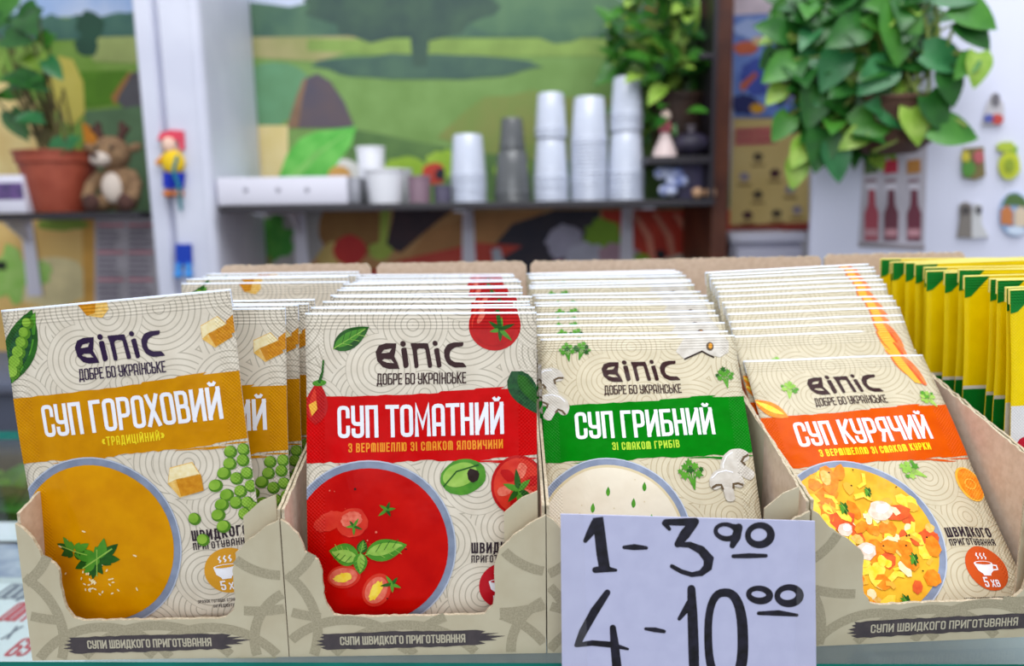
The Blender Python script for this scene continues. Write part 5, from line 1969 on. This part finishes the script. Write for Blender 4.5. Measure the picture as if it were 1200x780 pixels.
q_ = lambda x, y, a, b, j=.1, n=16: ell(x, y, a, b, 0, n, j, rb)
magnet('grey and red animal magnet, highest of the magnets', [('backing', (196, 192, 198), [(1150, 146), (1156, 122), (1162, 110), (1168, 109), (1176, 122), (1176, 140), (1166, 147)], 4), ('animal', (108, 104, 112), q_(1166, 117, 5, 8), 6),
        ('red_patch', (196, 62, 52), q_(1168, 140, 7, 6), 6), ('blue_patch', (76, 86, 170), q_(1158, 139, 6, 5), 6)])
magnet('green and brown square magnet left of the yellow snail-shaped one', [('backing', (118, 104, 50), [(1128, 174), (1152, 172), (1154, 206), (1142, 211), (1128, 208)], 5), ('green_part', (74, 140, 36), q_(1134, 198, 8, 10), 7),
        ('yellow_part', (206, 190, 46), q_(1131, 184, 5, 7), 7), ('pink_part', (190, 90, 96), q_(1146, 184, 6, 8), 7)])
magnet('yellow green snail-shaped magnet under the animal magnet', [('shell', (190, 200, 30), q_(1182, 194, 13, 16, .05), 6), ('head', (176, 196, 44), q_(1178, 172, 11, 6), 6), ('neck', (120, 170, 40), [(1184, 170), (1192, 172), (1190, 184), (1182, 184)], 5),
        ('spiral', (140, 160, 20), q_(1182, 194, 6, 8, .04), 8)])
magnet('pair of grey and white dogs magnet beside the bottle leaflet', [('left_dog', (128, 120, 114), [(1121, 278), (1124, 258), (1124, 240), (1131, 236), (1138, 240), (1138, 260), (1142, 279)], 5), ('right_dog', (206, 206, 208), [(1138, 279), (1138, 250), (1142, 238), (1150, 240), (1150, 262), (1158, 277)], 6),
        ('left_face', (66, 60, 60), q_(1131, 246, 5, 5), 7), ('right_face', (90, 88, 92), q_(1146, 246, 4, 5), 8)])
magnet('oval village scene magnet at the right edge', [('backing', (150, 178, 214), q_(1188, 251, 18, 26, .02, 24), 4), ('greenery', (74, 108, 50), [(1174, 240), (1180, 228), (1190, 226), (1200, 232), (1204, 244), (1190, 240)], 6),
        ('left_house', (196, 118, 60), [(1172, 262), (1172, 246), (1180, 240), (1186, 248), (1186, 264)], 6), ('right_house', (216, 196, 170), [(1188, 264), (1188, 248), (1196, 240), (1204, 250), (1204, 266)], 6), ('snow', (206, 220, 240), q_(1190, 270, 11, 5), 6)])

sh = [(G('leafletgrey', (196, 190, 202)), 0, None)]
for i, (x0_, c_) in enumerate(((1021, (176, 72, 88)), (1044, (112, 54, 70)), (1071, (118, 52, 70)))):
    sh += [(G('bottle%d' % i, c_), 2, [(x0_ - 8, 282), (x0_ - 8, 250), (x0_ - 4, 240), (x0_ - 3, 222), (x0_ + 4, 222), (x0_ + 5, 240), (x0_ + 9, 250), (x0_ + 8, 282)]),
           (G('bottlelabel', (206, 150, 160)), 3, [(x0_ - 7, 268), (x0_ + 7, 268), (x0_ + 7, 277), (x0_ - 7, 277)]), (G('capred%d' % i, ((86, 110, 60), (200, 44, 70), (190, 130, 60))[i]), 2, [(x0_ - 8, 188), (x0_ + 8, 186), (x0_ + 8, 202), (x0_ - 8, 204)]),
           (G('tagtext', (150, 120, 130)), 2, [(x0_ - 7, 210), (x0_ + 6, 209), (x0_ + 6, 213), (x0_ - 7, 214)]), (G('neckwhite', (226, 220, 232)), 2, [(x0_ - 6, 216), (x0_ + 6, 216), (x0_ + 6, 222), (x0_ - 6, 222)])]
sh += [(G('leafletbase', (150, 140, 146)), 1, [(1006, 284), (1084, 288), (1083, 293), (1006, 289)])]
mural('bottle_leaflet', [(1013, 168), (1087, 160), (1083, 293), (1006, 287)], 'grey leaflet showing three dark red bottles, under the trailing plant', 'leaflet', sh, 0, .001, PP=lambda x_, y_, o_: PF(x_, y_, .0016 + o_))

# trailing pothos in a brown planter fixed to the refrigerator
pc = PF(1046, 122, .09)
x, Yv, zr = pc
k = Yv / FPX * 1.02
bm = bmesh.new()
lathe(bm, [(.004, -.068), (.034, -.068), (.052, -.055), (.066, 0), (.070, .001), (.070, .006), (.060, .006), (.058, -.004), (.002, -.006)], (x, Yv, zr), 32)
bm2 = bmesh.new()
q0 = PF(1046, 122, .0008)
prism(bm2, [Vector((q0.x, q0.y, 0)) + FE * a + Vector((0, 0, zr + b)) for a, b in ((-.03, -.05), (.03, -.05), (.03, .004), (-.03, .004))], FN * .024)
lv, st = bmesh.new(), bmesh.new()
rp = random.Random(8)
base = Vector((x, Yv, zr - .002))
keyl = [(1052, 10, 0, -1, 60, 1), (1082, 62, 1, -.35, 50, 3), (1042, 76, -.6, -.5, 48, 3), (1116, 8, .8, -.4, 50, 1), (1122, 26, .9, -.7, 44, 0), (1146, 62, -.1, -1, 36, 2), (1140, 66, -.7, -.8, 30, 1), (1090, 150, 1, -.2, 50, 1), (1086, 112, .5, -1, 44, 0), (1030, 122, .8, -.6, 46, 3),
        (1000, 150, 1, .3, 54, 1), (965, 150, -.2, -1, 50, 0), (945, 165, -.4, -.6, 36, 2), (935, 185, -.2, -1, 36, 2), (975, 168, .2, -1, 44, 3), (922, 42, -1, .3, 40, 0), (930, 70, -.8, -.5, 44, 1), (960, 100, -.3, -1, 50, 0), (1106, 82, .3, -1, 40, 0),
        (1010, 30, -.6, -.3, 50, 0), (985, 60, -.5, -1, 48, 3), (1065, 126, .2, -.8, 42, 2), (925, 135, -.5, -.7, 36, 1), (918, 100, -.6, -.6, 30, 2), (1096, -6, .7, -.1, 44, 3)]
for px, py, dx, dz, L, mi in keyl:
    p = PF(px, py, .15)
    leaf3(lv, p, Vector((dx, -.25, dz)), Vector((0, -1, .35)), L * k, L * k * .78, mi, .15)
    tube(st, [base.lerp(p, .2), base.lerp(p, .6) + Vector((0, -.01, .03)), p], [.0026, .0022, .0014], 6)
for i in range(430):
    a, q2 = rp.uniform(0, 6.28), rp.random() ** .55
    px, py = 1000 + 92 * q2 * cos(a), 58 + 112 * q2 * sin(a)
    if px > 1045 and py > 85 and (rp.random() < .55 or px > 1075 or py > 150):
        continue
    if px > 1075 and py > 30 and rp.random() < .7:
        continue
    if px < 930 and 95 < py < 140:
        continue
    p = PF(px, py, .02 + .125 * rp.random() ** .8)
    d = Vector((rp.uniform(-1, .8), rp.uniform(-.8, .2), rp.uniform(-1, .3)))
    L = rp.uniform(24, 42) * k
    leaf3(lv, p, d, Vector((rp.uniform(-.4, .4), -1, rp.uniform(.1, 1.1))), L, L * .78, rp.choice([0, 0, 0, 0, 1, 1, 3, 2]), rp.uniform(.1, .4))
    if i % 3 == 0:
        tube(st, [base.lerp(p, .1), base.lerp(p, .55) + Vector((rp.uniform(-.02, .02), -.02, .03)), p], [.0024, .002, .0012], 5)
for pp in ([(1062, 85), (1075, 110), (1095, 128), (1120, 140), (1132, 148)], [(1060, 60), (1075, 90), (1072, 120), (1050, 165), (1022, 178)], [(1096, 0), (1100, 40), (1090, 75)], [(1000, 90), (1010, 140), (1005, 160)], [(1040, 60), (1045, 110), (1040, 150)], [(1118, 30), (1108, 60), (1112, 76)], [(1084, 20), (1090, 60), (1088, 110)]):
    tube(st, [PF(a, b, .14) for a, b in pp], .0026, 6)
plant('trailing_pothos', 'trailing green pothos in a brown planter on the refrigerator', (x, Yv, zr), [('planter', bm, mat('planter_brown', s(92, 62, 46), .7, s(70, 46, 34), 30)), ('bracket', bm2, M_STEMB)], lv, st)

# pale cabinet below the tan poster
Yk = 1.60
zk = P(900, 273, Yk).z
r0 = empty('base_cabinet', (P(900, 280, Yk).x, Yk + .17, -.95), 'pale grey cabinet below the tan poster, left of the refrigerator', 'cabinet')
xa2, xb2 = P(856, 280, Yk).x, P(944, 280, Yk).x
bm = bmesh.new(); box(bm, (xa2 + .005, Yk + .01, -.95), (xb2 - .005, WALL_Y - .01, zk - .022)); mesh('body', bm, mat('cab_grey', s(190, 190, 206), .5), r0, False)
bm = bmesh.new(); box(bm, (xa2, Yk, zk - .02), (xb2, WALL_Y - .01, zk), bev=.003); mesh('top', bm, mat('cab_top', s(206, 206, 220), .4), r0)
bm = bmesh.new(); box(bm, (xa2 + .01, Yk - .012, -.85), (xb2 - .01, Yk + .008, zk - .03), bev=.002); dd = mesh('door', bm, mat('cab_grey', s(190, 190, 206), .5), r0)
xl_ = P(888, 300, Yk - .06).x

# work table behind the counter at the left with a crate and a carton
r0 = empty('work_table', (-1.0, 1.05, -.95), 'low wooden work table behind the counter at the far left', 'table')
M_TB = mat('table_wood', s(150, 112, 80), .5, s(124, 88, 60), 12)
bm = bmesh.new(); box(bm, (-1.7, .8, -.225), (-.35, 1.38, -.2), bev=.003); mesh('table_top', bm, M_TB, r0)
for x in (-1.65, -.43):
    for y in (.84, 1.3):
        bm = bmesh.new(); box(bm, (x, y, -.95), (x + .04, y + .04, -.226)); mesh('leg', bm, M_TB, r0, False)
r0 = empty('grey_crate', (-.72, 1.2, -.2), 'dark grey plastic crate on the low table behind the pea soup box', 'crate')
bm = bmesh.new(); box(bm, (-.95, 1.08, -.1995), (-.5, 1.32, -.06), bev=.006); mesh('body', bm, mat('crate_grey', s(72, 78, 96), .5), r0)
bm = bmesh.new(); box(bm, (-.96, 1.07, -.0595), (-.49, 1.33, -.042), bev=.004); mesh('rim', bm, mat('crate_rim', s(88, 94, 112), .5), r0)
bm = bmesh.new()
for i in range(26):
    leaf3(bm, Vector((-.62 + rb.uniform(-.08, .08), .9 + rb.uniform(-.05, .06), -.17 + rb.random() * .03)), Vector((rb.uniform(-1, 1), rb.uniform(-1, .6), rb.uniform(-.1, .7))), Vector((0, -.3, 1)), .08, .05, rb.choice([0, 1, 3]), .3)
r0 = empty('salad_bunch', (-.62, .9, -.2), 'dark green leafy bunch on the low table at the far left', 'vegetable')
leafmesh('leaves', bm, r0)
bm = bmesh.new(); tube(bm, [Vector((-.62, .9, -.192)), Vector((-.60, .88, -.17))], .007, 8); mesh('stalk', bm, M_STEM, r0)
